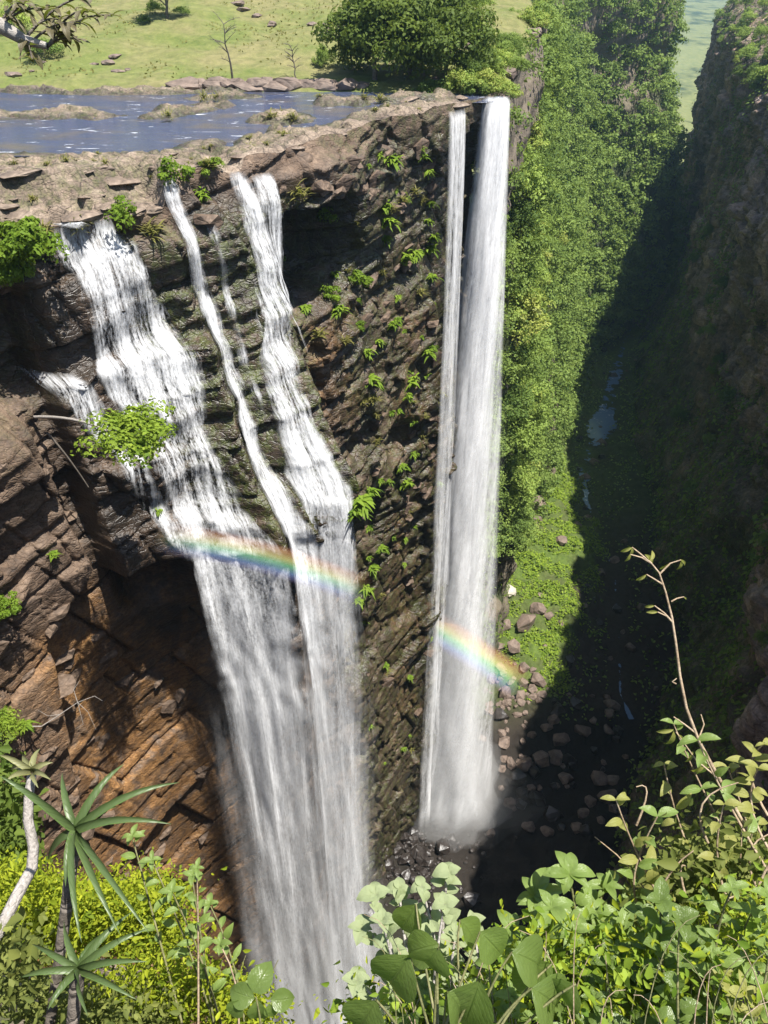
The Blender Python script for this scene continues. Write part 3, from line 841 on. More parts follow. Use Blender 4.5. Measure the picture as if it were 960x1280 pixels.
T = NT('stream_water'); co = T.coord('Object')
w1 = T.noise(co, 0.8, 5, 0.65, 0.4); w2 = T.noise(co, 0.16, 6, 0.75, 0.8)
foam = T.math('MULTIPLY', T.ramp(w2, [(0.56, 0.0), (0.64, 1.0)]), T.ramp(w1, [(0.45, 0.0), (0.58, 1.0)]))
wcol = T.mix(foam, (0.15, 0.24, 0.40), (0.7, 0.75, 0.8))  # blue of the reflected sky painted into the base colour
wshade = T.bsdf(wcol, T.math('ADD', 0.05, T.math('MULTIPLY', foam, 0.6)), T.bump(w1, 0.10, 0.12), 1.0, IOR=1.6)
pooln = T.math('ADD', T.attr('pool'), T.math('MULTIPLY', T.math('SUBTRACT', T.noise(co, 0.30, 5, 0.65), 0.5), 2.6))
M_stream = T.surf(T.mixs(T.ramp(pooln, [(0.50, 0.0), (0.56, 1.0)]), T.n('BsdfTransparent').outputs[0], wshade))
T = NT('pool_water'); co = T.coord('Object')
M_pool = T.surf(T.bsdf((0.03, 0.035, 0.04), 0.25, T.bump(T.noise(co, 1.5, 5, 0.7), 0.6, 0.3), 0.5))
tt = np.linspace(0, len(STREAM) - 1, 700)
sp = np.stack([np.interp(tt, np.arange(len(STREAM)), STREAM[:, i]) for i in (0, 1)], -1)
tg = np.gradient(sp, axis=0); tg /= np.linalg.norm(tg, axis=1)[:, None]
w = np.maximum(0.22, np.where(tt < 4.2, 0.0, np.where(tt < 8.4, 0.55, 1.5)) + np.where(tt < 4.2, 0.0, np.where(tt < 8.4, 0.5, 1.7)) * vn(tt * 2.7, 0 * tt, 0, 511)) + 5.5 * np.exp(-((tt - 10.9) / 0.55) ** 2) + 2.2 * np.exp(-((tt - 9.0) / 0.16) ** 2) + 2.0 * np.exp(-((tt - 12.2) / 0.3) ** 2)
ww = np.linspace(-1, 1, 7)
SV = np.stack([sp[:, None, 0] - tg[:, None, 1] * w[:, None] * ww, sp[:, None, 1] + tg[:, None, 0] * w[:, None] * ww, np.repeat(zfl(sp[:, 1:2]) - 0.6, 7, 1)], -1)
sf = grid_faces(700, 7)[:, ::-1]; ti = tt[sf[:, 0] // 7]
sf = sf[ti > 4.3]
stream = link('stream', mesh('stream', SV.reshape(-1, 3), sf, M_stream, attrs={'pool': (np.clip(np.interp(tt, [4, 4.4, 5.2, 5.6, 8.2, 8.7, 9.2, 9.6, 10.2, 10.6, 11.1, 11.5, 12.0, 12.4, 13], [.5, .7, .7, .3, .22, .85, .85, .35, .35, 1.0, 1.0, .4, .8, .5, .3]) , 0, 1)[:, None] - 0.75 * np.abs(ww)[None] ** 3).ravel()})); tag(stream, 'narrow stream with sky blue reflection put in its colour on the shaded gorge floor', kind='structure')
ph = np.linspace(0, 2 * math.pi, 40, endpoint=False)
pr = 0.36 + 0.12 * vn(ph * 2, 0 * ph, 0, 517)
pool_v = np.concatenate([[[15, 98, -140.6]], np.stack([15 + 11 * pr * np.cos(ph), 98 + 8 * pr * np.sin(ph), 0 * ph - 140.6], -1)])
pool = link('plunge_pool', mesh('plunge_pool', pool_v, np.stack([np.zeros(40, int), 1 + np.arange(40), 1 + (np.arange(40) + 1) % 40], -1), M_pool)); tag(pool, 'dark plunge pool at the foot of the tall white fall', kind='structure')

# far valley and hills
vy = np.concatenate([np.arange(640, 1500, 25), np.arange(1500, 7200, 120)])
vx = np.linspace(-0.35, 1.0, 90)
VY, VU = np.meshgrid(vy, vx, indexing='ij')
VX = VY * VU
cv = 0.34 * VY
VZ = -158 + 34 * fbm(VX / 500, VY / 700, 0, 601, 5) * sst(VY, 640, 1300) + 0.20 * np.clip(np.abs(VX - cv) - 110 - 0.05 * (VY - 640), 0, 400) * sst(VY, 600, 900) + 0.02 * np.clip(VY - 1500, 0, 6000)
valley = link('valley', mesh('valley', np.stack([VX, VY, VZ], -1).reshape(-1, 3), grid_faces(*VY.shape)[:, ::-1], M_valley, smooth=True))
tag(valley, 'far hazy green valley beyond the end of the gorge', kind='structure')

# ================================================================== WATERFALLS
def water_mat(name, sets, white=(0.76, 0.775, 0.80)):
    """falling water, two looks blended by the veil attribute: sets = (along-u, along-v, coarse-u, coarse-v, contrast) near the lip and far below"""
    T = NT(name); uv = T.coord('UV'); al = []
    for k, (fu, fv, cu, cv, con) in enumerate(sets):
        a = T.noise(T.mapping(uv, (fu, fv, 1), (k * 7.0, 0, 0)), 1.0, 5, 0.7, 0.15)
        b = T.noise(T.mapping(uv, (cu, cv, 1), (k * 3.0, 4.0, 0)), 1.0, 4, 0.6, 0.35)
        g = T.noise(T.mapping(uv, (fu * 3.0, fv * 11.0, 1)), 1.0, 4, 0.75)
        n = T.math('ADD', T.math('ADD', T.math('MULTIPLY', a, 0.38), T.math('MULTIPLY', b, 0.34)), T.math('MULTIPLY', g, 0.28))
        al.append(T.math('ADD', T.math('MULTIPLY', T.math('SUBTRACT', n, 0.5), con), T.attr('dens'), True))
    x = T.n('Mix', data_type='FLOAT')
    T.set(x.inputs[0], T.attr('veil')); T.set(x.inputs[2], al[0]); T.set(x.inputs[3], al[1])
    alpha = T.math('MULTIPLY', x.outputs[0], T.attr('edge'), True)
    geo = T.n('NewGeometry').outputs['Normal']                            # drops scatter light from above whichever way the sheet faces
    up = T.n('VectorMath', operation='MULTIPLY_ADD', ins={0: geo, 1: (0.5, 0.5, 0.3), 2: (0, 0, 0.7)}).outputs[0]
    up = T.n('VectorMath', operation='NORMALIZE', ins={0: up}).outputs[0]
    nrm = T.bump(T.math('ADD', a, T.math('MULTIPLY', g, 0.5)), 0.6, 0.4, up)
    body = T.mixs(0.2, T.n('BsdfDiffuse', ins={'Color': white, 'Normal': nrm}).outputs[0], T.n('BsdfTranslucent', ins={'Color': white, 'Normal': nrm}).outputs[0])
    return T.surf(T.mixs(alpha, T.n('BsdfTransparent').outputs[0], body))


M_casc = water_mat('cascade_water', ((2.4, 0.20, 0.75, 0.08, 7.5), (2.2, 0.07, 0.40, 0.014, 4.2)))
M_pour = water_mat('pouring_water', ((2.8, 0.20, 1.0, 0.08, 6.5), (2.2, 0.07, 0.45, 0.014, 4.2)))
M_plume = water_mat('plume_water', ((1.8, 0.07, 0.5, 0.025, 3.6), (1.2, 0.045, 0.30, 0.014, 2.6)), (0.86, 0.87, 0.89))


def kf(z, ks, col): return np.interp(-z, [k[0] for k in ks], [k[col] for k in ks])


def hug_sheet(name, keys, parent, mat, z0, z1, lift, seed, ledge=None, du=0.22, dz=0.22):
    """water that clings to the rock down to its last ledge and then falls free: keys (depth, s_left, s_right, density)"""
    zl = z1 if ledge is None else ledge
    ds_ = np.concatenate([np.arange(z0, min(z1, zl + 4), dz), np.arange(zl + 4, z1, 0.9)]) if z1 > zl + 4 else np.arange(z0, z1, dz)
    zs = -ds_
    sl, sr, de = kf(zs, keys, 1), kf(zs, keys, 2), kf(zs, keys, 3)
    nc = int(max(6, (sr - sl).max() / du)); u = np.linspace(0, 1, nc)
    wob = 0.35 * fbm(zs / 5, 0 * zs, seed * 1.3, 700 + seed, 3) * np.exp(-np.clip(ds_ - zl, 0, 99) / 10)
    Sg = (sl + wob)[:, None] + (sr - sl)[:, None] * u[None]
    Zg = np.repeat(zs[:, None], nc, 1)
    # the lip line is lower to the left than to the right: let the last ledge tilt a little
    n = np.max([surf_n(Sg + a, np.maximum(Zg, -zl) + c) for a in (-0.3, 0, 0.3) for c in (-0.2, 0.1)], axis=0)
    rock = n.copy(); step = np.gradient(ds_)
    for i in range(1, len(zs)):
        if ds_[i] <= zl: n[i] = np.maximum(n[i], n[i - 1] - 0.16 * step[i])
        else: n[i] = n[i - 1] + 0.10 * step[i] * np.exp(-(ds_[i] - zl) / 4.0)
    up = ds_ <= zl + 3
    for _ in range(3):
        m = n.copy(); m[2:-2] = (n[:-4] + n[1:-3] + n[2:-2] + n[3:-1] + n[4:]) / 5; n[up] = np.maximum(m, rock)[up]
        n[:, 1:-1] = n[:, :-2] * .25 + n[:, 1:-1] * .5 + n[:, 2:] * .25
    free = sst(ds_, zl - 1, zl + 22)
    n = n + lift + (0.08 + 0.35 * free[:, None]) * fbm(Sg * 1.1, Zg * (0.2 - 0.14 * free[:, None]), 0, 710 + seed, 3) + 0.9 * free[:, None] * (seed % 3 - 0.6)
    V = LW.pos(Sg, Zg, n)
    flat = np.clip(np.abs(np.gradient(n, axis=0) / step[:, None]) - 0.5, 0, 1) * (ds_ < zl)[:, None]
    dens = de[:, None] + 0.16 * flat
    eu = np.minimum(u, 1 - u)[None] * (sr - sl)[:, None]
    edge = sst(eu + 0.35 * fbm(Sg * 0.6, Zg * (0.7 - 0.6 * free[:, None]), 1.0, 730 + seed, 3), 0, (0.7 + 1.5 * free)[:, None]) * sst(ds_, z0, z0 + 0.4)[:, None] * (1 - sst(ds_, z1 - 3.0, z1))[:, None]
    uv = np.stack([Sg + seed * 5.3, Zg], -1).reshape(-1, 2)
    return link(name, mesh(name, V.reshape(-1, 3), grid_faces(*Sg.shape), mat, uv=uv, attrs={'dens': dens, 'edge': edge, 'veil': np.repeat(free[:, None], nc, 1)}, smooth=True), parent)


def drop_sheet(name, parent, mat, pts, z0, z1, dens, seed, lift=0.0, spread=1.0, du=0.35, dz=0.8, top=0.6, fade=6.0, drift=0.0, soft=0.9, curl=0.5, du2=0):
    """a free-falling curtain: pts is the plan line (m,2) at its lip; widens and softens as it drops"""
    pts = np.asarray(pts, float)
    L = np.concatenate([[0], np.cumsum(np.linalg.norm(np.diff(pts, axis=0), axis=1))])
    nc = int(max(8, L[-1] / du)); u = np.linspace(0, 1, nc)
    bx = np.interp(u * L[-1], L, pts[:, 0]); by = np.interp(u * L[-1], L, pts[:, 1])
    tg = pts[-1] - pts[0]; tg = tg / np.linalg.norm(tg); nm = np.array([tg[1], -tg[0]])
    zs = -np.arange(-z0, -z1, dz) if z0 <= 0 else np.arange(z0, z1, -dz)
    t = (zs - z0) / (z1 - z0)
    c = np.array([bx.mean(), by.mean()])
    wd = 1 + (spread - 1) * t ** 1.05
    X = c[0] + (bx - c[0])[None] * wd[:, None]; Y = c[1] + (by - c[1])[None] * wd[:, None]
    bow = curl * (1 - (2 * u - 1) ** 2)[None] + lift + (drift * t ** 0.5)[:, None]
    wv = 0.30 * fbm(u[None] * L[-1] * 0.9, zs[:, None] * 0.045, seed * 1.1, 720 + seed, 3) * (0.4 + 1.6 * t[:, None])
    X = X + nm[0] * (bow + wv); Y = Y + nm[1] * (bow + wv)
    Zg = np.repeat(zs[:, None], nc, 1)
    eu = np.minimum(u, 1 - u)[None] * L[-1] * wd[:, None]
    edge = sst(eu, 0, (soft * (0.35 + t))[:, None] * (1 + 0.5 * vn(Zg * 0.12, u[None] * 3, 0, seed)))
    edge = edge * sst(z0 - zs, 0, top)[:, None] * (1 - sst(zs - z1, 0, fade) * 0 - (1 - sst(zs - z1, 0, fade)))[:, None]
    d = np.interp(t, np.linspace(0, 1, len(dens)), dens)[:, None] + 0 * Zg
    uv = np.stack([(u[None] * L[-1] * (1 + 0.4 * (wd[:, None] - 1))) + seed * 13.7, Zg], -1).reshape(-1, 2)
    return link(name, mesh(name, np.stack([X, Y, Zg], -1).reshape(-1, 3), grid_faces(*Zg.shape), mat, uv=uv, attrs={'dens': d, 'edge': edge, 'veil': np.repeat(sst(t, 0.05, 0.5)[:, None], nc, 1)}, smooth=True), parent)


def lip_pts(s0, s1, out):
    s = np.linspace(s0, s1, 7); g = np.interp(s, [4, 7.5, 12.5, 18, 20], [0.26, 0.3, 0.72, 1.0, 1.0])
    return LW.pos(s, 0.0, 2.0 + (out + 2.5) * g)[:, :2]


def water_thing(label):
    e = empty('waterfall')
    return tag(e, label, 'waterfall', 'streams of the falls')


# widest cascade, far left of the falls
w1 = water_thing('broad white cascade tumbling down wide rock ledges, widest of the streams')
K1 = [(2.4, 2.5, 7.6, 0.22), (4.5, 2.8, 8.6, 0.30), (8, 3.5, 9.4, 0.17), (12.4, 3.6, 10.4, 0.20), (13.4, 2.8, 10.6, 0.46), (20, 4.2, 9.6, 0.16), (27, 5.2, 10.4, 0.24), (31.5, 5.8, 11.8, 0.42), (45, 5.7, 12.8, 0.56), (139, 4.8, 13.6, 0.54)]
for i in range(2):
    hug_sheet('water_sheet', K1, w1, M_casc, 2.5, 140, 0.10 + 0.10 * i, 1 + i, 31.5)
hug_sheet('side_trickle', [(13.0, -1.4, 1.6, 0.50), (20, 1.5, 4.0, 0.34), (31, 5.0, 6.5, 0.30)], w1, M_casc, 13.0, 31.8, 0.15, 4)
# whitewater chute that feeds it from the left
ch = [at_z(x, y, -2.0)[:2] for x, y in [(-40, 254), (0, 258), (40, 266), (80, 273), (110, 276)]]
chz = np.array([-1.9, -2.1, -2.3, -2.55, -2.7])
cv_, cu_, ce_ = [], [], []
for t in np.linspace(0, 4, 33):
    q = np.array([np.interp(t, range(5), [c_[k] for c_ in ch]) for k in (0, 1)]); zz = np.interp(t, range(5), chz)
    tg = np.array([np.interp(min(t + .2, 4), range(5), [c_[k] for c_ in ch]) - np.interp(max(t - .2, 0), range(5), [c_[k] for c_ in ch]) for k in (0, 1)]); tg /= np.linalg.norm(tg); nn = np.array([-tg[1], tg[0]])
    for k in np.linspace(-1, 1, 11):
        p = q + nn * k * (0.75 + 0.25 * float(vn(t * 1.5, 0, 0, 8))); cv_.append((p[0], p[1], zz + 0.22 + 0.14 * math.cos(k * 2.2) + 0.14 * float(vn(t * 3.3, k * 2.5, 0, 5)))); cu_.append((t * 0.9 + 40, k * 6))
        ce_.append(float(sst(1 - abs(k), 0, 0.6) * sst(4 - t, 0, .5)))
link('chute', mesh('chute', cv_, grid_faces(33, 11), M_casc, uv=cu_, attrs={'dens': np.full(363, 0.62), 'edge': ce_, 'veil': np.zeros(363)}, smooth=True), w1)

# narrow middle stream
w2 = water_thing('slender white stream spilling between the wide cascade and the spout by the overhang')
K2 = [(0.2, 12.1, 13.2, 0.60), (6, 12.2, 13.4, 0.36), (14, 12.2, 13.9, 0.28), (20, 11.8, 13.7, 0.28), (26, 12.0, 14.2, 0.34), (30.5, 12.5, 15.4, 0.52), (45, 12.6, 15.8, 0.60), (139, 12.2, 16.2, 0.54)]
for i in range(3):
    hug_sheet('water_sheet', K2, w2, M_pour, 0.3, 140, 0.12 + 0.12 * i, 5 + i, 30)
hug_sheet('side_trickle', [(3, 14.3, 15.2, 0.36), (12, 14.4, 15.4, 0.34), (20, 14.2, 15.0, 0.28)], w2, M_pour, 3.0, 20.0, 0.15, 8)

# spout beside the overhang
w3 = water_thing('white stream leaving the river lip beside the dark overhang hollow')
K3 = [(0.6, 18.2, 19.4, 0.60), (3, 18.1, 20.2, 0.32), (9, 17.6, 20.2, 0.20), (14, 16.2, 19.0, 0.22), (19, 15.2, 18.2, 0.26), (26, 14.9, 18.6, 0.34), (40, 14.8, 18.8, 0.34), (139, 14.6, 19.6, 0.38)]
for i in range(3):
    hug_sheet('water_sheet', K3, w3, M_pour, 0.7, 140, 0.15 + 0.14 * i, 31 + i, 26.5)
hug_sheet('water_strand', [(19, 16.6, 18.0, 0.30), (26, 17.0, 18.6, 0.50), (40, 17.3, 18.9, 0.64), (139, 17.0, 19.4, 0.52)], w3, M_pour, 19, 140, 0.5, 36, 26.5)
hug_sheet('side_veil', [(1.0, 19.8, 22.0, 0.34), (8, 20.0, 22.4, 0.34), (16, 19.8, 21.8, 0.26)], w3, M_pour, 1.2, 16.0, 0.3, 34)

# thin veil left of the great plume
w4 = water_thing('thin grey veil of water falling just left of the tall plume')
va, vb = LW.pos(np.array([51.2, 53.0, 54.6]), 0.0, np.array([1.6, 1.4, 1.2]))[:, :2][[0, 2]]
for i in range(2):
    drop_sheet('water_sheet', w4, M_plume, [va, vb], -0.2, -136, [0.42, 0.26, 0.14, 0.12, 0.16, 0.2], 51 + i, lift=0.3 * i, spread=2.4, drift=1.5, top=0.2, soft=1.3)
drop_sheet('water_strand', w4, M_plume, [va * .75 + vb * .25 + (0.2, -0.6), va * .5 + vb * .5 + (0.2, -0.6)], -48, -136, [0.3, 0.52, 0.5, 0.44], 55, lift=0.6, spread=3.2, drift=0.8, top=8, soft=0.5)

# the great plume: nested half-shells of water
w5 = water_thing('tallest and brightest white plume plunging the full depth beside the wooded slope')
pc = np.array([13.3, 101.9])
for i, (r0, off, sprd, dn) in enumerate([(1.45, 0.0, 5.0, [0.95, 0.86, 0.8, 0.76, 0.76, 0.84]), (1.15, -0.45, 4.6, [0.95, 0.88, 0.8, 0.76, 0.74, 0.82]), (0.95, 0.5, 4.4, [0.9, 0.8, 0.7, 0.6, 0.56, 0.6]),
                                         (1.8, -0.2, 6.4, [0.55, 0.40, 0.32, 0.28, 0.30, 0.34]), (0.45, 0.8, 2.6, [1.0, 0.9, 0.84, 0.8, 0.72, 0.66]), (0.35, -0.9, 2.4, [0.9, 0.8, 0.66, 0.6, 0.6, 0.6])]):
    a = np.linspace(-1.35, 1.35, 11)
    line = pc + np.stack([off + r0 * np.sin(a), -0.55 * r0 * np.cos(a) + 0.8], -1)
    drop_sheet('water_sheet', w5, M_plume, line, 0.15, -140.6, dn, 61 + i, lift=0.15 * i, spread=sprd, drift=2.4, top=0.15, curl=0.0, soft=1.7, du=0.22)

M_mist = water_mat('mist_water', ((0.5, 0.03, 0.16, 0.012, 1.5), (0.45, 0.03, 0.14, 0.012, 1.5)), (0.80, 0.81, 0.83))
for i, (wd_, x_, y_, z_, sp_, dn) in enumerate([(5.5, 14.6, 98.4, -62, 3.0, [0.0, 0.10, 0.20, 0.34, 0.50]), (7.0, 13.6, 97.4, -84, 2.8, [0.0, 0.10, 0.20, 0.36, 0.52]), (8.0, 14.6, 96.2, -108, 2.4, [0.0, 0.14, 0.32, 0.5])]):
    drop_sheet('spray_veil', w5, M_mist, [(x_ - wd_ / 2, y_ - 0.4), (x_, y_ - 1.0), (x_ + wd_ / 2, y_ + 0.4)], z_, -139, dn, 81 + i, spread=sp_, drift=1.0, top=14, soft=5.0, fade=7)
for i, (sa_, sb_, z_, dn) in enumerate([(4.6, 13.4, -48, [0.0, 0.14, 0.24, 0.34]), (11.0, 19.6, -40, [0.0, 0.12, 0.22, 0.32]), (4.0, 20.0, -86, [0.0, 0.2, 0.36, 0.46])]):
    drop_sheet('spray_veil', w1 if i != 1 else w3, M_mist, lip_pts(sa_, sb_, 12.5 if i else 9.5), z_, -139, dn, 91 + i, lift=1.0, spread=1.35, drift=1.5, top=16, soft=4.0, fade=1.5)

# ------------------------------------------------------------------ spray
def vol_mat(name, dens, col=(1, 1, 1), g=0.1):
    T = NT(name)
    v = T.n('VolumePrincipled', ins={'Color': col, 'Density': dens, 'Anisotropy': g})
    T.t.links.new(v.outputs[0], T.out.inputs['Volume'])
    return T.m


def lump(c, r, seed, name, mat, parent=None):
    bm = bmesh.new(); bmesh.ops.create_icosphere(bm, subdivisions=4, radius=1)
    v = np.array([p.co[:] for p in bm.verts]); f = np.array([[q.index for q in p.verts] for p in bm.faces]); bm.free()
    k = 1 + 0.30 * fbm(v[:, 0] * 1.6, v[:, 1] * 1.6, v[:, 2] * 1.6 + seed, 800 + seed, 4)
    o = link(name, mesh(name, v * k[:, None] * np.asarray(r) + np.asarray(c), f, mat, smooth=True), parent)
    return o


SPRAY = [((14.5, 97.5, -137), (12, 8.5, 6.5), 0.055), ((9, 97, -138), (8, 6, 4.5), 0.035), ((15.5, 100, -128), (9.5, 7, 18), 0.050), ((18, 99, -134), (15, 10, 7), 0.014), ((14.5, 101, -104), (7.5, 6, 30), 0.008), ((14, 101.5, -70), (5.2, 4.6, 34), 0.005),
         ((-13, 55.5, -120), (9, 5, 36), 0.006), ((-13, 56, -80), (7, 3.8, 44), 0.003)]
for i, (c, r, d) in enumerate(SPRAY):
    tag(lump(c, r, i, 'spray', vol_mat('spray_air', d)), 'drifting spray around the falling water', kind='stuff')

# ------------------------------------------------------------------ rainbow: the ring 42 degrees round the shadow of the viewer's head
T = NT('rainbow_light'); uvn = T.n('SeparateXYZ', ins={0: T.coord('UV')}); vv = uvn.outputs[1]
hue = T.ramp(vv, [(0.0, (0.55, 0.42, 1.0)), (0.25, (0.35, 0.55, 1.0)), (0.45, (0.40, 1.0, 0.55)), (0.60, (1.0, 1.0, 0.40)), (0.76, (1.0, 0.62, 0.28)), (1.0, (1.0, 0.34, 0.26))])
al = T.math('MULTIPLY', T.ramp(vv, [(0.0, 0.0), (0.3, 0.75), (0.62, 1.0), (0.78, 0.8), (1.0, 0.0)], 'EASE'), T.attr('edge'))
body = T.n('BsdfDiffuse', ins={'Color': hue}).outputs[0]
M_bow = T.surf(T.mixs(al, T.n('BsdfTransparent').outputs[0], body))
AX = -np.array(SUN)
e1 = np.cross(AX, [0, 0, 1.0]); e1 /= np.linalg.norm(e1); e2 = np.cross(AX, e1)
bow = empty('rainbow'); tag(bow, 'faint rainbow arc crossing the spray of both falls', 'rainbow')
allphi = np.linspace(-math.pi, math.pi, 4001)
d0 = math.cos(math.radians(42)) * AX + math.sin(math.radians(42)) * (np.cos(allphi)[:, None] * e1 + np.sin(allphi)[:, None] * e2)
pp = to_px(CAM + d0)
for (xa, xb, y0, amax) in ((190, 468, 50.0, 0.17), (522, 662, 95.0, 0.24)):
    ok = (d0[:, 1] > 0.2) & (pp[:, 0] > xa) & (pp[:, 0] < xb) & (pp[:, 1] > 500) & (pp[:, 1] < 1000)
    phi = np.linspace(allphi[ok].min(), allphi[ok].max(), 60)
    th = np.radians(np.linspace(40.2, 42.8, 9))
    D = np.cos(th)[None, :, None] * AX + np.sin(th)[None, :, None] * (np.cos(phi)[:, None, None] * e1 + np.sin(phi)[:, None, None] * e2)
    P = CAM + D * (y0 / D[30, 4, 1])          # at one distance from the eye, square to the view
    u = np.linspace(0, 1, 60)
    ed = np.repeat((sst(u, 0, 0.3) * (1 - sst(u, 0.8, 1)) * amax)[:, None], 9, 1)
    uv = np.stack(np.meshgrid(np.linspace(0, 1, 9), u)[::-1], -1).reshape(-1, 2)
    link('arc', mesh('arc', P.reshape(-1, 3), grid_faces(60, 9), M_bow, uv=uv, attrs={'edge': ed}, smooth=True), bow)

# ------------------------------------------------------------------ haze
bm = bmesh.new(); bmesh.ops.create_cube(bm, size=1)
me = bpy.data.meshes.new('haze'); bm.to_mesh(me); bm.free()
me.materials.append(vol_mat('haze_air', 0.0002, (0.50, 0.76, 1.0), 0.6))
hz = link('haze', me, None, (1800, 3700, -45)); hz.scale = (12000, 7800, 240)
tag(hz, 'thin blue summer haze in the air of the gorge', kind='stuff')

# ================================================================== TREES AND WALL PLANTS
WPX = to_px(WV)
WN = np.stack(np.broadcast_arrays(*LW.nrm(S), 0 * S), -1)


def cliff_at(px, py):
    """the nearest point of the cliff seen at this point of the photograph"""
    d = np.hypot(WPX[..., 0] - px, WPX[..., 1] - py)
    f = np.where((d < max(6, d.min() + 3)), WPX[..., 2], 1e9)
    k = np.unravel_index(np.argmin(f), f.shape)
    return WV[k], WN[k], k


CROWN = []
for i in range(6):
    me, bc = crown_mesh('crown', L_tree, 3800, 4.2, 64, 0.33, 900 + i, flat=[0.75, 0.9, 0.65, 1.0, 0.7, 0.8][i])
    CROWN.append((me, trunk_mesh('trunk', M_bark, 4.6, 0.22, 950 + i, bc[:5])))


def tree(p, h, label, group, i, name='tree', cat='tree', crown=None, lift=4.6):
    e = empty(name, p, random.uniform(0, 6.28)); k = h / 8.5
    tag(e, label, cat, group)
    me, tr = (crown or CROWN)[i % len(crown or CROWN)]
    c = link('crown', me, e, (0, 0, lift * k)); c.scale = (k * random.uniform(.85, 1.15), k * random.uniform(.85, 1.15), k * random.uniform(.85, 1.2))
    t = link('trunk', tr, e); t.scale = (k, k, k)
    return e


# trees of the wooded slope: the largest in the picture one by one, the rest as one forest
r = np.random.default_rng(77)
cand = []
GN = np.cross(np.gradient(np.stack([GX, GY, GZ], -1), axis=0), np.gradient(np.stack([GX, GY, GZ], -1), axis=1))
for _ in range(9000):
    i, j = r.integers(3, len(gy) - 2), int(np.clip(r.beta(1.0, 1.0), 0.02, 0.99) * 149)
    y = gy[i]
    if rockm[i, j] > 0.45 and r.random() > (0.5 if y > 300 else 0.2): continue
    p = np.array([GX[i, j], GY[i, j] - 0.25 * gd[i, j], GZ[i, j]])
    q = to_px(p)
    if not (590 < q[0] < 900 and -60 < q[1] < 700): continue
    if y < 112 or (GV[i, j] < 0.15 and y < 200 and r.random() < 0.6): continue
    h = r.uniform(4.5, 8) if GV[i, j] < 0.12 or y < 135 else r.uniform(7.5, 15)
    cand.append((h / q[2], p, h, y, GV[i, j], q))
keep = []
occ = {}
for c in cand:
    cell = (int(c[1][1] / 5.6), int(c[1][2] / 6.2)) if c[3] < 330 else (int(c[1][1] / 4), int(c[1][2] / 4.0))
    if occ.get(cell, 0) >= 1: continue
    occ[cell] = 1; keep.append(c)
keep.sort(key=lambda c: -c[0])
near, far_ = keep[:175], keep[175:]
for i, (_, p, h, y, v, q) in enumerate(near):
    if v < 0.16: lab, grp = 'leafy green tree clinging to the rocky upper rim of the left gorge slope', 'trees on the upper rim of the gorge slope'
    elif y < 170:
        w_ = 'upper' if q[1] < 240 else 'middle' if q[1] < 420 else 'lower'
        lab, grp = 'leafy tree on the steep slope right beside the %s part of the tall white plume' % w_, 'trees beside the %s part of the tall plume' % w_
    elif q[1] > 420: lab, grp = 'leafy green tree low on the left gorge slope above the sunlit bank', 'trees low on the gorge slope'
    elif y > 330: lab, grp = 'hazy tree on the wooded spur that juts into the gorge', 'trees on the wooded spur'
    elif q[1] < 230: lab, grp = 'leafy green tree just below the rocky rim of the left gorge slope', 'trees below the rim of the gorge slope'
    else: lab, grp = 'leafy green tree among many on the middle of the left gorge slope', 'trees on the middle of the gorge slope'
    tree(p - np.array([0.5, 0, 1.2]), h, lab, grp, i)
vv_, ff_, tt_ = [], [], []
nn = 0
for i, (_, p, h, y, v, q) in enumerate(far_[:1500]):
    nleaf = 420 if q[2] < 330 else 230
    c, n_, tb, _b = crown_points(nleaf, h * 0.52, 20, 2000 + i, 0.8)
    a, b, t = leaf_cards(c + p + np.array([0, 0, h * 0.38]), n_ + np.array([0, 0, .35]), h * (0.072 if q[2] < 330 else 0.10), 0.65, i)
    vv_.append(a); ff_.append(b + nn); nn += len(a); tt_.append(np.clip(0.4 * t + 0.35 * np.repeat(tb, 4) + 0.25 * r.random(), 0, 1))
forest = link('forest', mesh('forest', np.concatenate(vv_), np.concatenate(ff_), L_forest, attrs={'tone': np.concatenate(tt_)}))
tag(forest, 'dense mass of trees covering the far part of the gorge slope', kind='stuff')


def cover(name, label, pts, nrm, size, mat, seed, asp=0.6, up=0.0):
    v, f, t = leaf_cards(np.asarray(pts), np.asarray(nrm), size, asp, seed, up)
    o = link(name, mesh(name, v, f, mat, attrs={'tone': t}))
    return tag(o, label, kind='stuff')


# low growth over the slope
n = 34000
i = r.integers(2, len(gy) - 60, n); j = (r.random(n) * 148).astype(int)
ok = (rockm[i, j] < 0.5) | (r.random(n) < 0.45)
ok &= fbm(GY[i, j] / 7, GZ[i, j] / 7, 0, 1101, 3) > -0.25
i, j = i[ok], j[ok]
pp = np.stack([GX[i, j], GY[i, j] - 0.25 * gd[i, j], GZ[i, j]], -1) + r.normal(0, 0.7, (len(i), 3)) + np.array([0.5, -0.1, 0.3])
cover('undergrowth', 'low bushes and creepers between the trees of the gorge slope', pp, np.array([0.7, -0.3, 0.8]) + 0 * pp, 0.7, L_dark, 1103)  # dark leaf colour paints the shade in gaps between crowns

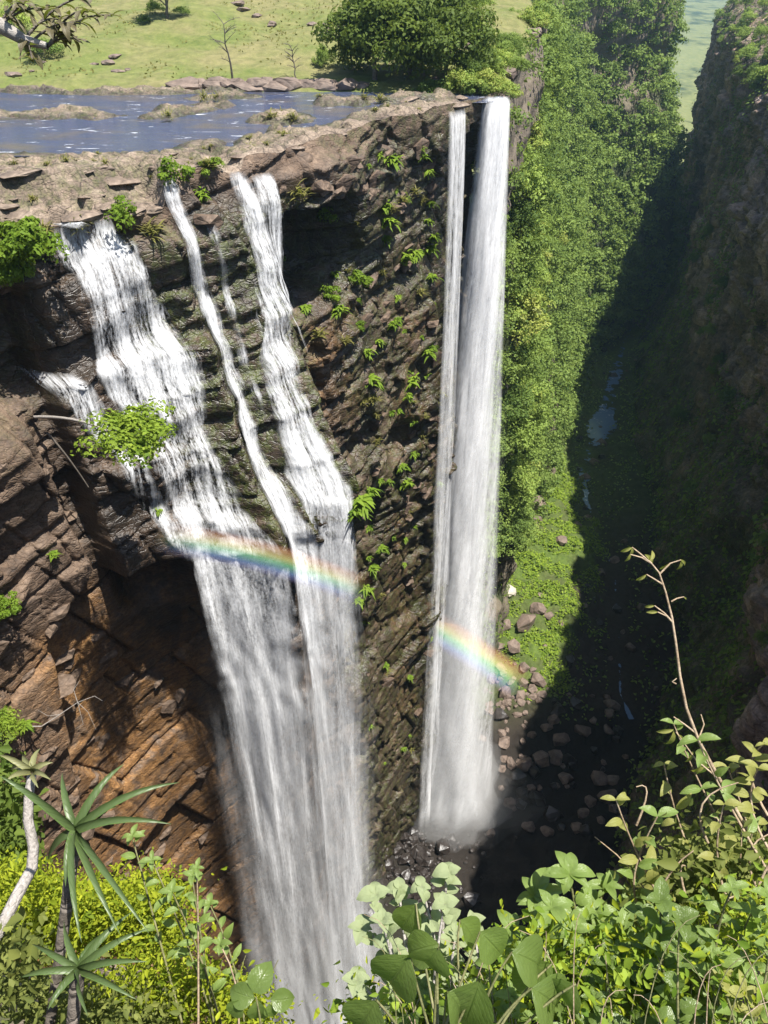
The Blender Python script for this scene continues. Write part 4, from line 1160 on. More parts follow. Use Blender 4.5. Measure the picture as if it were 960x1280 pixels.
# sunlit green bank
n = 60000
x = r.uniform(28, 90, n); y = r.uniform(122, 270, n)
m = (sdist(gb, x, y) + 5 * fbm(x / 8, y / 8, 0, 505, 3)) < r.normal(1.0, 2.0, n)
m &= fbm(x / 4, y / 4, 0, 1105, 3) > -0.45
x, y = x[m], y[m]
def floor_at(x, y):
    """height of the gorge floor mesh"""
    iy = np.interp(y, fy, np.arange(len(fy))); i0 = np.clip(np.floor(iy).astype(int), 0, len(fy) - 2); f = iy - i0
    def row(i):
        u = (x - x0[i, 0]) / (x1[i, 0] - x0[i, 0]); k = np.clip(u * (len(fx) - 1), 0, len(fx) - 1.001); k0 = k.astype(int); g = k - k0
        return FZ[i, k0] * (1 - g) + FZ[i, k0 + 1] * g
    return row(i0) * (1 - f) + row(i0 + 1) * f
z = floor_at(x, y) + np.abs(r.normal(0, 0.5, len(x))) * (0.4 + 0.9 * (fbm(x / 5, y / 5, 0, 1107, 3) > 0.1))
cover('bank_growth', 'bright green low plants on the sunlit bank of the gorge floor', np.stack([x, y, z], -1), np.array([0.1, -0.2, 1.0]) + np.zeros((len(x), 3)), 0.75, L_bank, 1109)
n = 30000
x = r.uniform(40, 190, n); y = r.uniform(122, 470, n)
m = (x > xw(y) + runl(y) - 4) & (x < np.interp(y, fy, x1[:, 0]) - 2) & (sdist(gb, x, y) > 2) & (stream_d(x, y) > 3.0) & (fbm(x / 6, y / 6, 0, 1115, 3) > -0.05)
x, y = x[m], y[m]
cover('floor_bushes', 'dim bushes covering the shaded floor of the gorge', np.stack([x, y, floor_at(x, y) + np.abs(r.normal(0, 0.8, len(x)))], -1), np.array([0.0, -0.2, 1.0]) + np.zeros((len(x), 3)), 1.0, L_forest, 1117)
# dim bushes of the shaded side
n = 95000
i = r.integers(0, S3.shape[0] - 1, n); j = r.integers(int(np.searchsorted(s3, 70)), S3.shape[1] - 1, n)
ok = veg3[i, j] > r.random(n) * 1.1
ok &= fbm(S3[i, j] / 6, Z3[i, j] / 6, 0, 1111, 3) > -0.35
i, j = i[ok], j[ok]
nm3 = np.stack([NX3[i, j], NY3[i, j], 0 * NX3[i, j] + 0.9], -1)
pp = P3[i, j] + nm3 * r.uniform(-0.2, 1.3, (len(i), 1)) + r.normal(0, 0.6, (len(i), 3))
cover('gorge_bushes', 'bushes growing over the top and foot of the shaded right wall', pp, nm3, 1.25, L_forest, 1113)
# trees along the right rim, in the sun
k = 0
for _ in range(4000):
    i, j = r.integers(0, 62), r.integers(int(np.searchsorted(s3, 120)), int(np.searchsorted(s3, 600)))
    p = P3[i, j]; q = to_px(p)
    if not (860 < q[0] < 975 and -20 < q[1] < 170) or k >= 72: continue
    tree(p - np.array([-0.3, 0, 0.8]), r.uniform(4.5, 8.5), 'sunlit tree along the top edge of the shaded right wall', 'trees along the right rim', k); k += 1
for _ in range(1500):                                                       # shaded trees at the foot
    i, j = r.integers(170, 290), r.integers(int(np.searchsorted(s3, 90)), int(np.searchsorted(s3, 520)))
    p = P3[i, j]; q = to_px(p)
    if not (690 < q[0] < 965 and 150 < q[1] < 900) or k >= 104: continue
    tree(p, r.uniform(4.0, 8.0), 'dark shaded tree at the foot of the right gorge wall', 'shaded trees at the foot of the right wall', k); k += 1

# ------------------------------------------------------------------ trees and bushes on the plateau
DENSE = []
for i in range(3):
    me, bc = crown_mesh('crown', L_dark, 6500, 4.8, 40, 0.34, 980 + i, flat=[1.05, 0.95, 1.15][i])
    DENSE.append((me, trunk_mesh('trunk', M_bark, 3.6, 0.26, 985 + i, bc[:7])))
for k, (px, py, y, h, lab) in enumerate([
        (468, 108, 112, 12.0, 'dark bushy tree furthest left in the clump above the river lip'),
        (512, 107, 114, 14.0, 'tallest dark bushy tree in the clump on the far bank'),
        (556, 109, 112, 11.0, 'dark rounded tree of the clump nearest the thin veil'),
        (545, 70, 124, 12.5, 'dark tree behind the clump on the far bank'),
        (588, 112, 109.5, 4.6, 'low bright bush at the top of the tall plume'),
        (606, 96, 113, 4.4, 'small leafy bush on the ledge just above the tall plume'),
        (440, 92, 118, 5.6, 'low dark bush at the left foot of the tree clump'),
        (590, 62, 122, 6.5, 'round green tree on the shoulder above the tall plume'),
        (575, 20, 140, 7.0, 'leafy tree on the rocky shoulder at the top of the hill')]):
    p = at_y(px, py, y); p[2] = float(meadow_z(p[0], p[1])) if p[0] < xw(y) - 1.5 else p[2]
    tree(p, h, lab, 'trees above the river lip', k, 'bush' if h < 6 else 'tree', 'bush' if h < 6 else 'tree', DENSE if k not in (4, 5, 7) else CROWN, 2.3 if k not in (4, 5, 7) else 3.0)
LOW = [(me, trunk_mesh('trunk', M_bark, 1.2, 0.12, 990 + i)) for i, (me, _) in enumerate(CROWN)]
bare = []
for px, py, y, h, lab in [(290, 92, 112.5, 7.2, 'leafless grey tree standing on the rocky far bank, taller of the two'), (370, 88, 113, 4.4, 'thin leafless sapling on the far bank, shorter of the two')]:
    p = at_y(px, py, y); p[2] = float(meadow_z(p[0], p[1])) - 0.2
    e = empty('bare_tree', p); tag(e, lab, 'tree', 'leafless trees on the far bank')
    rr = random.Random(int(px)); m = MB()
    trunk = [np.array([0, 0, 0.0])]
    for k in range(6): trunk.append(trunk[-1] + np.array([rr.uniform(-.3, .25), rr.uniform(-.2, .2), h / 7]))
    link('trunk', MB().add(*tube(trunk, 0.16 * h / 7, 0.04, 6)).mesh('trunk', M_bark, smooth=True), e)
    for k in range(13):
        a = trunk[rr.choice([2, 3, 3, 4, 4, 5, 6])]; ang = rr.uniform(0, 6.28); L = h * rr.uniform(.14, .33)
        b = a + np.array([math.cos(ang) * L, math.sin(ang) * L, L * rr.uniform(.1, .9)])
        m = MB().add(*tube(bez(a, (a + b) / 2 + np.array([0, 0, .15 * L]), b, 5), 0.05, 0.018, 4))
        for _ in range(4):
            c = a + (b - a) * rr.uniform(.4, 1); d_ = c + np.array([rr.gauss(0, .5), rr.gauss(0, .5), rr.uniform(0, .7)]) * L * .45
            m.add(*tube([c, (c + d_) / 2, d_], 0.022, 0.01, 3))
        link('branch', m.mesh('branch', M_bark), e)
p = at_y(210, 22, 142); p[2] = float(meadow_z(p[0], p[1]))
tree(p, 9.0, 'lone green tree with a bare lower trunk high on the meadow', None, 1, 'tree', 'tree', DENSE, 4.6)
for k, (px, py, y, h, lab) in enumerate([(195, 20, 146, 2.2, 'low dark bush left of the lone meadow tree'), (180, 27, 140, 1.6, 'small green bush at the foot of the meadow rocks'), (228, 24, 143, 1.8, 'low bush right of the lone meadow tree'),
                                         (405, 92, 118.5, 2.2, 'spiky low bush between the sapling and the tree clump'), (60, 92, 122, 3.4, 'yellow green bush on the far bank near the left of the meadow'), (20, 40, 135, 4.5, 'round bush high on the left of the meadow')]):
    p = at_y(px, py, y); p[2] = float(meadow_z(p[0], p[1]))
    tree(p, h * 1.6, lab, 'bushes on the meadow', k, 'bush', 'bush', LOW, 1.6)
# tussocks of the meadow
n = 14000
x = r.uniform(-95, 18, n); y = r.uniform(112, 330, n)
ok = (x < xw(y) - 1) & (fbm(x / 5, y / 5, 0, 1201, 3) > 0.05)
x, y = x[ok], y[ok]; z = meadow_z(x, y)
cover('meadow_tussocks', 'short tufty grass of the green hillside', np.stack([x, y, z + 0.1], -1), np.array([0.2, -0.7, 0.5]) + np.zeros((len(x), 3)), 0.42, L_grass, 1203, 0.5)

# ------------------------------------------------------------------ tufts on the cliff and bank
def tuft_mesh(name, mat, n, L, seed, droop=0.9, w=0.10):
    rr_ = np.random.default_rng(seed); m = MB(); tones = []
    for _ in range(n):
        a = rr_.uniform(0, 6.28); el = rr_.uniform(0.2, 1.1); l = L * rr_.uniform(.5, 1.1)
        d = np.array([math.cos(a), math.sin(a), 0]) ; side = np.array([-d[1], d[0], 0]) * w * L * rr_.uniform(.6, 1.4)
        o = rr_.normal(0, 0.16, 3) * L
        t = np.linspace(0, 1, 4)[:, None]
        c = o + d * t * l * math.cos(el) + np.array([0, 0, 1.0]) * (t * l * math.sin(el) - droop * t ** 2 * l * 0.8)
        wd = np.array([0.6, 1.0, 0.8, 0.08])[:, None]
        v = np.stack([c - side * wd, c + side * wd], 1).reshape(-1, 3)
        m.add(v, np.array([[0, 1, 3, 2], [2, 3, 5, 4], [4, 5, 7, 6]])); tones += [float(np.clip(rr_.normal(.5, .25), 0, 1))] * 8
    return m.mesh(name, mat, attrs={'tone': tones})


FERN = [tuft_mesh('fern', L_fern, 46, 1.0, 1300 + i) for i in range(4)]
TUSS = [tuft_mesh('grass_tuft', L_grass, 50, 1.0, 1310 + i, 0.5, 0.05) for i in range(3)]
BUSHM = [crown_mesh('shrub', L_fern, 420, 1.0, 9, 0.17, 1320 + i, 0.85)[0] for i in range(3)]
PLANTS = [  # px, py, size, kind, label, group
    (355, 323, .9, 'b', 'tiny leafy plant on the left lip of the dark overhang hollow', None), (412, 367, 1.5, 'b', 'round bright bush on the ledge under the overhang hollow', None),
    (428, 390, 1.3, 'f', 'bright fern fringe hanging under the overhang ledge', None), (447, 350, 1.5, 'b', 'upright leafy bush at the right end of the overhang ledge', None),
    (384, 382, 1.0, 'f', 'small bright fern left of the bushes on the overhang ledge', None), (402, 415, 1.2, 'g', 'tan green grass hanging below the overhang ledge', None),
    (375, 243, 1.3, 'g', 'shaggy grass tuft on the roof of the overhang', None), (406, 275, 1.2, 'b', 'flat dark leafed bush hanging over the mouth of the overhang', None),
    (495, 205, 1.5, 'f', 'long bright fern high under the lip between the overhang and the veil', None), (487, 262, 1.1, 'f', None, 'w'), (489, 282, 1.3, 'f', None, 'w'), (487, 300, 1.0, 'f', None, 'w'),
    (510, 326, 1.6, 'f', 'widest bright fern cushion on the cliff between the falls', None), (524, 318, 1.2, 'f', None, 'w'), (543, 312, 1.4, 'f', None, 'w'), (544, 302, 1.1, 'f', None, 'w'), (545, 345, 1.0, 'f', None, 'w'),
    (530, 366, 1.0, 'g', None, 'g'), (463, 440, 1.1, 'f', None, 'w'), (468, 478, 1.4, 'f', None, 'w'), (470, 500, 1.1, 'g', None, 'g'), (520, 477, 1.4, 'f', None, 'w'), (540, 440, 1.2, 'f', None, 'w'),
    (500, 395, .8, 'f', None, 'w'), (492, 412, .8, 'f', None, 'w'), (540, 215, 1.0, 'f', None, 'v'), (530, 200, 1.0, 'f', None, 'v'), (525, 240, .9, 'g', None, 'g'), (540, 260, .8, 'f', None, 'v'), (507, 250, .9, 'g', None, 'g'),
    (465, 615, 1.5, 'f', None, 'r'), (455, 628, 1.4, 'f', None, 'r'), (446, 645, 1.3, 'f', None, 'r'), (505, 600, 1.2, 'f', None, 'r'), (508, 585, 1.0, 'f', None, 'r'), (470, 710, 1.3, 'f', None, 'r'), (462, 735, 1.3, 'f', None, 'r'),
    (480, 690, 1.0, 'f', None, 'r'), (452, 755, 1.1, 'f', None, 'r'), (420, 340, .8, 'f', None, 'w'), (455, 405, .8, 'b', None, 'w'), (435, 425, .9, 'g', None, 'g'), (480, 345, .8, 'g', None, 'g'),
    (205, 208, 1.5, 'b', 'round green bush on the rock lip above the slender middle stream', None), (152, 235, 1.5, 'b', 'pale green bush spreading on the lip right of the wide cascade', None),
    (103, 245, 1.0, 'g', 'grass tuft on the lip above the wide cascade', None), (98, 262, .9, 'g', 'yellowish grass tuft standing in the top of the wide cascade', None), (270, 190, 1.1, 'g', None, 'l'), (276, 207, 1.2, 'b', 'green bush on the rock left of the river spout', None),
    (190, 285, 1.4, 'g', 'long grass hanging on mossy rock between the wide cascade and the middle stream', None), (60, 238, .9, 'g', None, 'l'), (30, 245, .8, 'g', None, 'l'), (160, 255, .7, 'f', None, 'l'), (112, 218, .6, 'g', None, 'l'), (255, 240, .9, 'f', None, 'l'),
    (200, 640, .6, 'f', None, 'k'), (68, 690, .6, 'f', None, 'k'), (35, 905, .9, 'f', 'small fern on the dark crack of the left pillar', None)]
GRP = {'w': ('bright fern on the brown cliff face between the overhang and the veil', 'ferns on the cliff between the falls'), 'v': ('small fern just under the lip near the thin veil', 'ferns near the thin veil'),
       'g': ('dry grass tuft on the brown cliff face between the falls', 'grass tufts on the cliff'), 'r': ('green moss fern tuft low on the rock right of the cascades', 'ferns low on the rock right of the cascades'),
       'l': ('small tuft along the rock lip of the left cascades', 'tufts along the left lip'), 'k': ('tiny fern on the orange slabs left of the falls', 'ferns on the orange slabs')}
for k, (px, py, sz, kd, lab, g) in enumerate(PLANTS):
    p, nn_, _k = cliff_at(px, py)
    me = {'f': FERN, 'g': TUSS, 'b': BUSHM}[kd][k % 3]
    nm = {'f': 'fern', 'g': 'grass_tuft', 'b': 'shrub'}[kd]
    o = put(me, nm, p + nn_ * 0.15, sz * 1.25, (0, 0, random.uniform(0, 6)))
    tag(o, lab or GRP[g][0], {'f': 'fern', 'g': 'grass', 'b': 'bush'}[kd], None if lab else GRP[g][1])
for k in range(70):                                                           # small tufts scattered over the same faces
    s, d = random.uniform(33, 53.5), random.choice([random.uniform(2, 60), random.uniform(2, 110)])
    ii, jj = int(np.argmin(abs(dep - d))), int(np.argmin(abs(sgrid - s)))
    o = put(FERN[k % 4] if k % 3 else TUSS[k % 3], 'fern' if k % 3 else 'grass_tuft', WV[ii, jj] + WN[ii, jj] * .1, random.uniform(.5, 1.1), (0, 0, random.uniform(0, 6)))
    tag(o, 'small green tuft scattered over the cliff face between the two falls', 'fern' if k % 3 else 'grass', 'small tufts on the cliff face')
for k in range(46):                                                           # grass on the bank shelves
    s, d = random.uniform(-9, 50), random.uniform(0.6, 9)
    kk = (int(np.argmin(abs(inw - d))), int(np.argmin(abs(s2 - s))))
    if sd[kk] < 0.4: continue
    o = put(TUSS[k % 3], 'grass_tuft', (PX[kk], PY[kk], PZ[kk]), random.uniform(.35, .8), (0, 0, random.uniform(0, 6)))
    tag(o, 'dry grass tuft growing from a crack of the tan river shelf', 'grass', 'grass tufts on the river shelf')
for k, (px, py) in enumerate([(340, 146), (352, 143), (365, 147), (270, 121), (255, 123), (475, 123), (455, 121), (210, 145), (400, 122)]):
    p = at_z(px, py, 0.2); o = put(TUSS[k % 3], 'grass_tuft', p, random.uniform(.9, 1.5), (0, 0, k))
    tag(o, 'dry grass tuft on a rock island in the river', 'grass', 'grass tufts on the river islands')

# bush on the ledge at the far left, the tree over the cascade, dead wood
SHR = [crown_mesh('foliage', L_fern, 2600, 1.0, 22, 0.13, 1340 + i, 0.8)[0] for i in range(2)]
SHR2 = [crown_mesh('foliage', L_bank, 3000, 1.0, 26, 0.10, 1350 + i, 0.75)[0] for i in range(2)]
def shrub_on(px, py, r, label, me, name='bush', sq=(1, 1, 1), stem=True):
    p, n_, _k = cliff_at(px, py)
    e = empty(name, p); tag(e, label, name.replace('_', ' '))
    f = link('foliage', me, e, tuple(n_ * 0.5 * r + np.array([0, 0, .3 * r]))); f.scale = (r * sq[0], r * sq[1], r * sq[2])
    if stem: link('stem', MB().add(*tube(bez((-n_[0] * .6, -n_[1] * .6, -.5), (0, 0, -.2), (n_[0] * .5 * r, n_[1] * .5 * r, .3 * r), 6), 0.09, 0.04)).mesh('stem', M_bark), e)
    return e
shrub_on(22, 322, 2.6, 'bright green bush on the ledge left of the wide cascade', SHR[0], sq=(1, 1, 1.15))
shrub_on(14, 352, 1.7, 'small bright bush drooping under the ledge at the far left', SHR[1], sq=(1, 1, 1.4))
shrub_on(4, 762, 1.6, 'pale green bush on the left pillar halfway down', SHR[1])
shrub_on(2, 905, 1.8, 'dark fern bush at the foot of the left pillar', SHR2[1])
pt, nt, _k = cliff_at(48, 524)
tip = pt + (at(168, 548, to_px(pt)[2] - 5.5) - pt)
e = empty('leaning_tree', pt); tag(e, 'small tree leaning out from the cliff in front of the cascade', 'tree')
q = np.array(tip - pt)
link('trunk', MB().add(*tube(bez((-nt[0], -nt[1], -0.3), q * 0.5 + np.array([0, 0, 1.2]), q * 0.8, 9), 0.16, 0.06)).mesh('trunk', M_pale_bark, smooth=True), e)
for k in range(5):
    b = q + np.array([random.uniform(-2, 2), random.uniform(-1.2, 1.2), random.uniform(-.8, 1)])
    link('branch', MB().add(*tube(bez(q * .62, q * .8 + np.array([0, 0, .5]), b, 6), 0.05, 0.015, 5)).mesh('branch', M_bark), e)
c = link('crown', SHR2[0], e, tuple(q)); c.scale = (4.0, 3.0, 3.4)
a, b = cliff_at(55, 530)[0], cliff_at(98, 600)[0]
m = MB().add(*tube(bez(a + np.array([0.9, -1.0, 0]), (a + b) / 2 + np.array([1.0, -1.0, .3]), b + np.array([.8, -.8, -.6]), 8), 0.10, 0.05))
tag(link('dead_log', m.mesh('dead_log', M_bark, smooth=True)), 'thin dead trunk leaning down the rock below the leaning tree', 'log')
p, n_, _k = cliff_at(48, 912)
e = empty('dead_branch', p + n_ * .6); tag(e, 'pale bare branch with forked twigs against the orange slabs', 'branch')
base_d = to_px(p)[2] - 1.5
ctr = [at(x, y, base_d) - (p + n_ * .6) for x, y in [(28, 908), (52, 908), (75, 893), (97, 878)]]
link('limb', MB().add(*tube(ctr, 0.07, 0.03, 5)).mesh('limb', M_pale_bark), e)
for tw in ([(97, 878), (104, 905), (88, 915)], [(97, 878), (118, 870), (128, 876)], [(75, 893), (60, 895), (48, 888)], [(97, 878), (92, 862), (100, 850)], [(97, 878), (110, 890), (120, 912)]):
    link('twig', MB().add(*tube([at(x, y, base_d + .3 * k) - (p + n_ * .6) for k, (x, y) in enumerate(tw)], 0.03, 0.012, 4)).mesh('twig', M_pale_bark), e)

# ------------------------------------------------------------------ boulders
def boulder(px, py, size, mat_me, label, group=None, z=-138.5, sq=(1, 1, 1), k=0):
    p = at_z(px, py, z); p[2] = float(floor_at(np.array([p[0]]), np.array([p[1]]))[0]) + 0.12 * size
    o = put(mat_me, 'boulder', p, size, (random.gauss(0, .25), random.gauss(0, .25), random.uniform(0, 6.28)), None, sq)
    return tag(o, label, 'boulder', group)
PALE = hull_rock('boulder', M_pale_boulder, 390, (1, .8, .7), 26, 3.0)
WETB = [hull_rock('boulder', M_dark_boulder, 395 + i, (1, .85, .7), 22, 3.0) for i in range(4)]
for k, (px, py, s, me, lab) in enumerate([(622, 752, 6.5, PALE, 'whitest boulder beside the foot of the tall plume'), (637, 745, 5.5, PALE, 'smaller white boulder right of the whitest one'), (657, 784, 8.5, BLD[1], 'big flat brown slab boulder on the green bank'),
        (672, 768, 6.0, BLD[3], 'brown slab boulder behind the big flat one on the green bank'), (677, 745, 3.4, BLD[0], 'small brown rock high on the sunlit green bank'), (668, 628, 9.0, BLD[2], 'tallest boulder with a black shaded side on the green bank'),
        (672, 600, 9.0, BLD[4], 'tan rock outcrop at the top of the sunlit bank'), (688, 588, 7.0, BLD[5], 'dark topped boulder at the upper shade edge of the bank'), (670, 650, 7.0, BLD[6], 'low pale rock under the tallest boulder of the bank'),
        (700, 680, 5.0, BLD[7], 'boulder at the right shade edge of the green bank'), (646, 672, 4.0, BLD[0], 'small rock half buried in the green bank near the plume'), (640, 820, 5.0, BLD[1], 'brown boulder at the lower left corner of the green bank'),
        (655, 838, 4.0, BLD[2], 'boulder just below the green bank in the shade edge'), (620, 815, 5.0, BLD[3], 'smooth wet brown boulder where the rainbow ends'), (685, 775, 3.5, BLD[5], 'small brown rock at the right of the flat slab boulder'), (680, 810, 2.5, BLD[6], 'tiny rock in the bright grass of the bank')]):
    boulder(px, py, s * 0.92, me, lab, None, -137.5, (1, 1, 0.85), k)
for k in range(64):
    px, py = random.gauss(632, 22), random.gauss(868, 30)
    boulder(px, py, random.choice([1.2, 1.8, 2.6, 3.6]), BLD[k % 8], 'broken brown rock in the sunlit rubble right of the plume foot', 'rubble right of the plume foot', -139)
heap = MB()
hv = [(np.array([v.co[:] for v in m_.vertices]), [np.array([p_.vertices[:] for p_ in m_.polygons if len(p_.vertices) == q_]) for q_ in (3, 4)]) for m_ in WETB]
for k in range(420):                                                          # the small ones between, one heap
    p_ = at_z(random.gauss(502, 44), random.gauss(1058, 50), -139.5); p_[2] = float(floor_at(p_[:1], p_[1:2])[0]) + .1
    v_, f_ = hv[k % 4]; a_ = random.uniform(0, 6.28); R_ = np.array([[math.cos(a_), -math.sin(a_), 0], [math.sin(a_), math.cos(a_), 0], [0, 0, 1]])
    b_ = heap.n; heap.v.append(v_ @ R_.T * random.choice([0.7, 1.0, 1.4]) + p_); heap.n += len(v_)
    for q_ in f_:
        if len(q_): heap.f.setdefault(q_.shape[1], []).append(q_ + b_)
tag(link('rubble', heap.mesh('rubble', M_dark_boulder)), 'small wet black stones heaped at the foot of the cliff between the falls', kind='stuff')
for k in range(110):
    px, py = random.gauss(500, 40), random.gauss(1055, 48)
    if px > 590: continue
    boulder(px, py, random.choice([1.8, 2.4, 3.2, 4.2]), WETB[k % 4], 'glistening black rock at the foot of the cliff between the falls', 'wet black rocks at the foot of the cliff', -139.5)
for k in range(60):
    i = random.uniform(0.5, 13); a = int(i); pt = STREAM[a] + (STREAM[a + 1] - STREAM[a]) * (i - a) + np.array([random.gauss(0, 7), random.gauss(0, 5)])
    o = put(WETB[k % 4] if k % 2 else BLD[k % 8], 'boulder', (pt[0], pt[1], float(floor_at(np.array([pt[0]]), np.array([pt[1]]))[0]) + .2), random.choice([1.8, 2.6, 3.6, 5.0]), (random.gauss(0, .2), random.gauss(0, .2), random.uniform(0, 6)))
    tag(o, 'dim boulder lying along the shaded stream of the gorge floor', 'boulder', 'boulders along the shaded stream')
for k in range(70):
    px, py = random.uniform(610, 800), random.uniform(860, 1040)
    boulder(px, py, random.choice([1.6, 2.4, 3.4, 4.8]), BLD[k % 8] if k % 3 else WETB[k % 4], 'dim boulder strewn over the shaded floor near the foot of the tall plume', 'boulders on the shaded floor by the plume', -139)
# rocks of the far bank and the meadow
for k in range(22):
    px = 228 + k * 10.4 + random.uniform(-3, 3)
    p = at_y(px, 108, 110.0 + random.uniform(-.4, .8)); p[2] = -0.1 + random.uniform(0, .5)
    o = put(BLD[k % 8], 'boulder', p, random.choice([2.2, 2.8, 3.4, 4.2]), (random.gauss(0, .1), random.gauss(0, .1), random.uniform(-.5, .5)), None, (1.2, .8, .8))
    tag(o, 'weathered grey block in the row of rocks lining the far river bank', 'rock', 'rocks lining the far river bank')
for k in range(24):
    px, py, y = random.choice([(315, 30, 152), (335, 34, 150), (30, 95, 120), (400, 48, 140), (180, 8, 168), (150, 100, 118), (20, 120, 116.5)])
    p = at_y(px + random.gauss(0, 14), py, y + random.gauss(0, 2)); p[2] = float(meadow_z(p[0], p[1])) + .1
    o = put(BLD[k % 8], 'boulder', p, random.choice([0.8, 1.2, 1.8, 2.4]), (0, 0, random.uniform(0, 6)), None, (1.2, 1, .6))
    tag(o, 'weathered grey rock lying in the meadow grass', 'rock', 'rocks in the meadow')

# bushes and rocks along the shoulder above the tall plume
rr = random.Random(31)
for k in range(44):
    y = rr.uniform(106, 158); off = rr.uniform(-0.5, 11) if k > 9 else rr.uniform(-0.8, 3); x = float(xw(y)) - off
    z = float(min(meadow_z(x, y), zrim(y) + 0.5))
    if k % 2:
        o = put(BLD[k % 8], 'boulder', (x, y, z - .2), rr.choice([2.0, 3.0, 4.0]), (rr.gauss(0, .2), rr.gauss(0, .2), rr.uniform(0, 6)), None, (1, 1, 1.1))
        tag(o, 'grey rock of the rocky shoulder above the tall plume', 'rock', 'rocks on the shoulder above the tall plume')
    else:
        tree((x, y, z - .4), rr.uniform(3.5, 6.5), 'leafy bush on the rocky shoulder above the tall plume', 'bushes on the shoulder above the tall plume', k, 'bush', 'bush', LOW, 1.6)

# ================================================================== PLANTS OF THE NEAR RIM
def big_leaf_mat(name, c0, c1, under, vein, trans=0.3, rough=0.38, spots=0.0):
    T = NT(name); uv = T.n('SeparateXYZ', ins={0: T.coord('UV')}); u, v = uv.outputs[0], uv.outputs[1]
    oi = T.n('ObjectInfo').outputs['Random']; co = T.coord('Object')
    nz = T.noise(co, 3.0, 4, 0.6)
    col = T.ramp(T.math('ADD', T.math('MULTIPLY', oi, 0.7), T.math('MULTIPLY', nz, 0.3)), [(0.1, c0), (0.9, c1)])
    mid = T.math('ABSOLUTE', T.math('SUBTRACT', v, 0.5))
    side = T.math('PINGPONG', T.math('ADD', T.math('MULTIPLY', u, 9.0), T.math('MULTIPLY', mid, -7.0)), 0.5)
    vn_ = T.math('MAXIMUM', T.ramp(mid, [(0.0, 1.0), (0.035, 0.0)]), T.math('MULTIPLY', T.ramp(side, [(0.0, 1.0), (0.10, 0.0)]), 0.45))
    col = T.mix(T.math('MULTIPLY', vn_, 0.4), col, vein)
    if spots: col = T.mix(T.math('MULTIPLY', T.ramp(T.noise(co, 4.0, 5, 0.7), [(0.58, 0.0), (0.66, 1.0)]), spots), col, (0.22, 0.13, 0.04))
    back = T.n('NewGeometry').outputs['Backfacing']
    colb = T.mix(back, col, under)
    d = T.bsdf(colb, rough, T.bump(T.math('ADD', vn_, T.math('MULTIPLY', nz, 0.6)), 0.35, 0.02), 0.45)
    t = T.n('BsdfTranslucent', ins={'Color': T.mix(0.45, col, (0.35, 0.5, 0.03))}).outputs[0]
    return T.surf(T.mixs(trans, d, t))


B_green = big_leaf_mat('glossy_leaf', (0.11, 0.20, 0.012), (0.24, 0.35, 0.025), (0.14, 0.20, 0.05), (0.24, 0.33, 0.08), 0.4, 0.30, 0.25)
B_lime = big_leaf_mat('lime_leaf', (0.14, 0.23, 0.014), (0.34, 0.41, 0.03), (0.20, 0.28, 0.07), (0.30, 0.38, 0.10), 0.38, 0.42, 0.15)
B_pale = big_leaf_mat('felted_leaf', (0.13, 0.22, 0.05), (0.27, 0.36, 0.11), (0.33, 0.38, 0.20), (0.30, 0.38, 0.15), 0.38, 0.7)
B_yell = big_leaf_mat('yellowing_leaf', (0.20, 0.22, 0.03), (0.42, 0.38, 0.05), (0.30, 0.30, 0.08), (0.4, 0.36, 0.12), 0.4, 0.5, 0.6)
B_brown = big_leaf_mat('olive_brown_leaf', (0.07, 0.055, 0.018), (0.16, 0.135, 0.04), (0.12, 0.10, 0.05), (0.2, 0.17, 0.08), 0.25, 0.5)
B_aloe = big_leaf_mat('aloe_leaf', (0.065, 0.13, 0.03), (0.13, 0.21, 0.05), (0.08, 0.12, 0.04), (0.09, 0.14, 0.05), 0.12, 0.42, 0.2)
B_aloey = big_leaf_mat('yellow_aloe_leaf', (0.20, 0.22, 0.06), (0.32, 0.32, 0.10), (0.22, 0.22, 0.1), (0.3, 0.3, 0.12), 0.2, 0.5)
M_stem = rock_mat('green_stem', ((0.08, 0.09, 0.03), (0.16, 0.16, 0.06), (0.26, 0.24, 0.12)), scale=30, masks=False, bump=0.2)
M_twig = rock_mat('dry_twig', ((0.18, 0.12, 0.07), (0.34, 0.25, 0.16), (0.48, 0.38, 0.27)), scale=30, masks=False, bump=0.2)


def leaf(name, mat, width, tip, curve, fold, seed, seg=7, wave=0.012):
    """a leaf of length 1 along +X, face up +Z, base at the origin"""
    rr_ = np.random.default_rng(seed)
    t = np.linspace(0, 1, seg + 1)
    w = width * 0.5 * np.sin(np.pi * t ** tip) ** 0.8; w[0] = 0.01; w[-1] = 0.004
    c = np.stack([np.sin(t * curve) / max(curve, .01), 0 * t, -(1 - np.cos(t * curve)) / max(curve, .01)], -1)
    k = np.array([-1, -0.5, 0, 0.5, 1])
    v = c[:, None] + np.stack([0 * k[None] * w[:, None], k[None] * w[:, None], np.abs(k)[None] * w[:, None] * fold + wave * rr_.normal(0, 1, (seg + 1, 5)) * np.abs(k)[None]], -1)
    uv = np.stack(np.meshgrid(t, (k + 1) / 2, indexing='ij'), -1).reshape(-1, 2)
    return mesh(name, v.reshape(-1, 3), grid_faces(seg + 1, 5)[:, ::-1], mat, uv=uv, smooth=True)


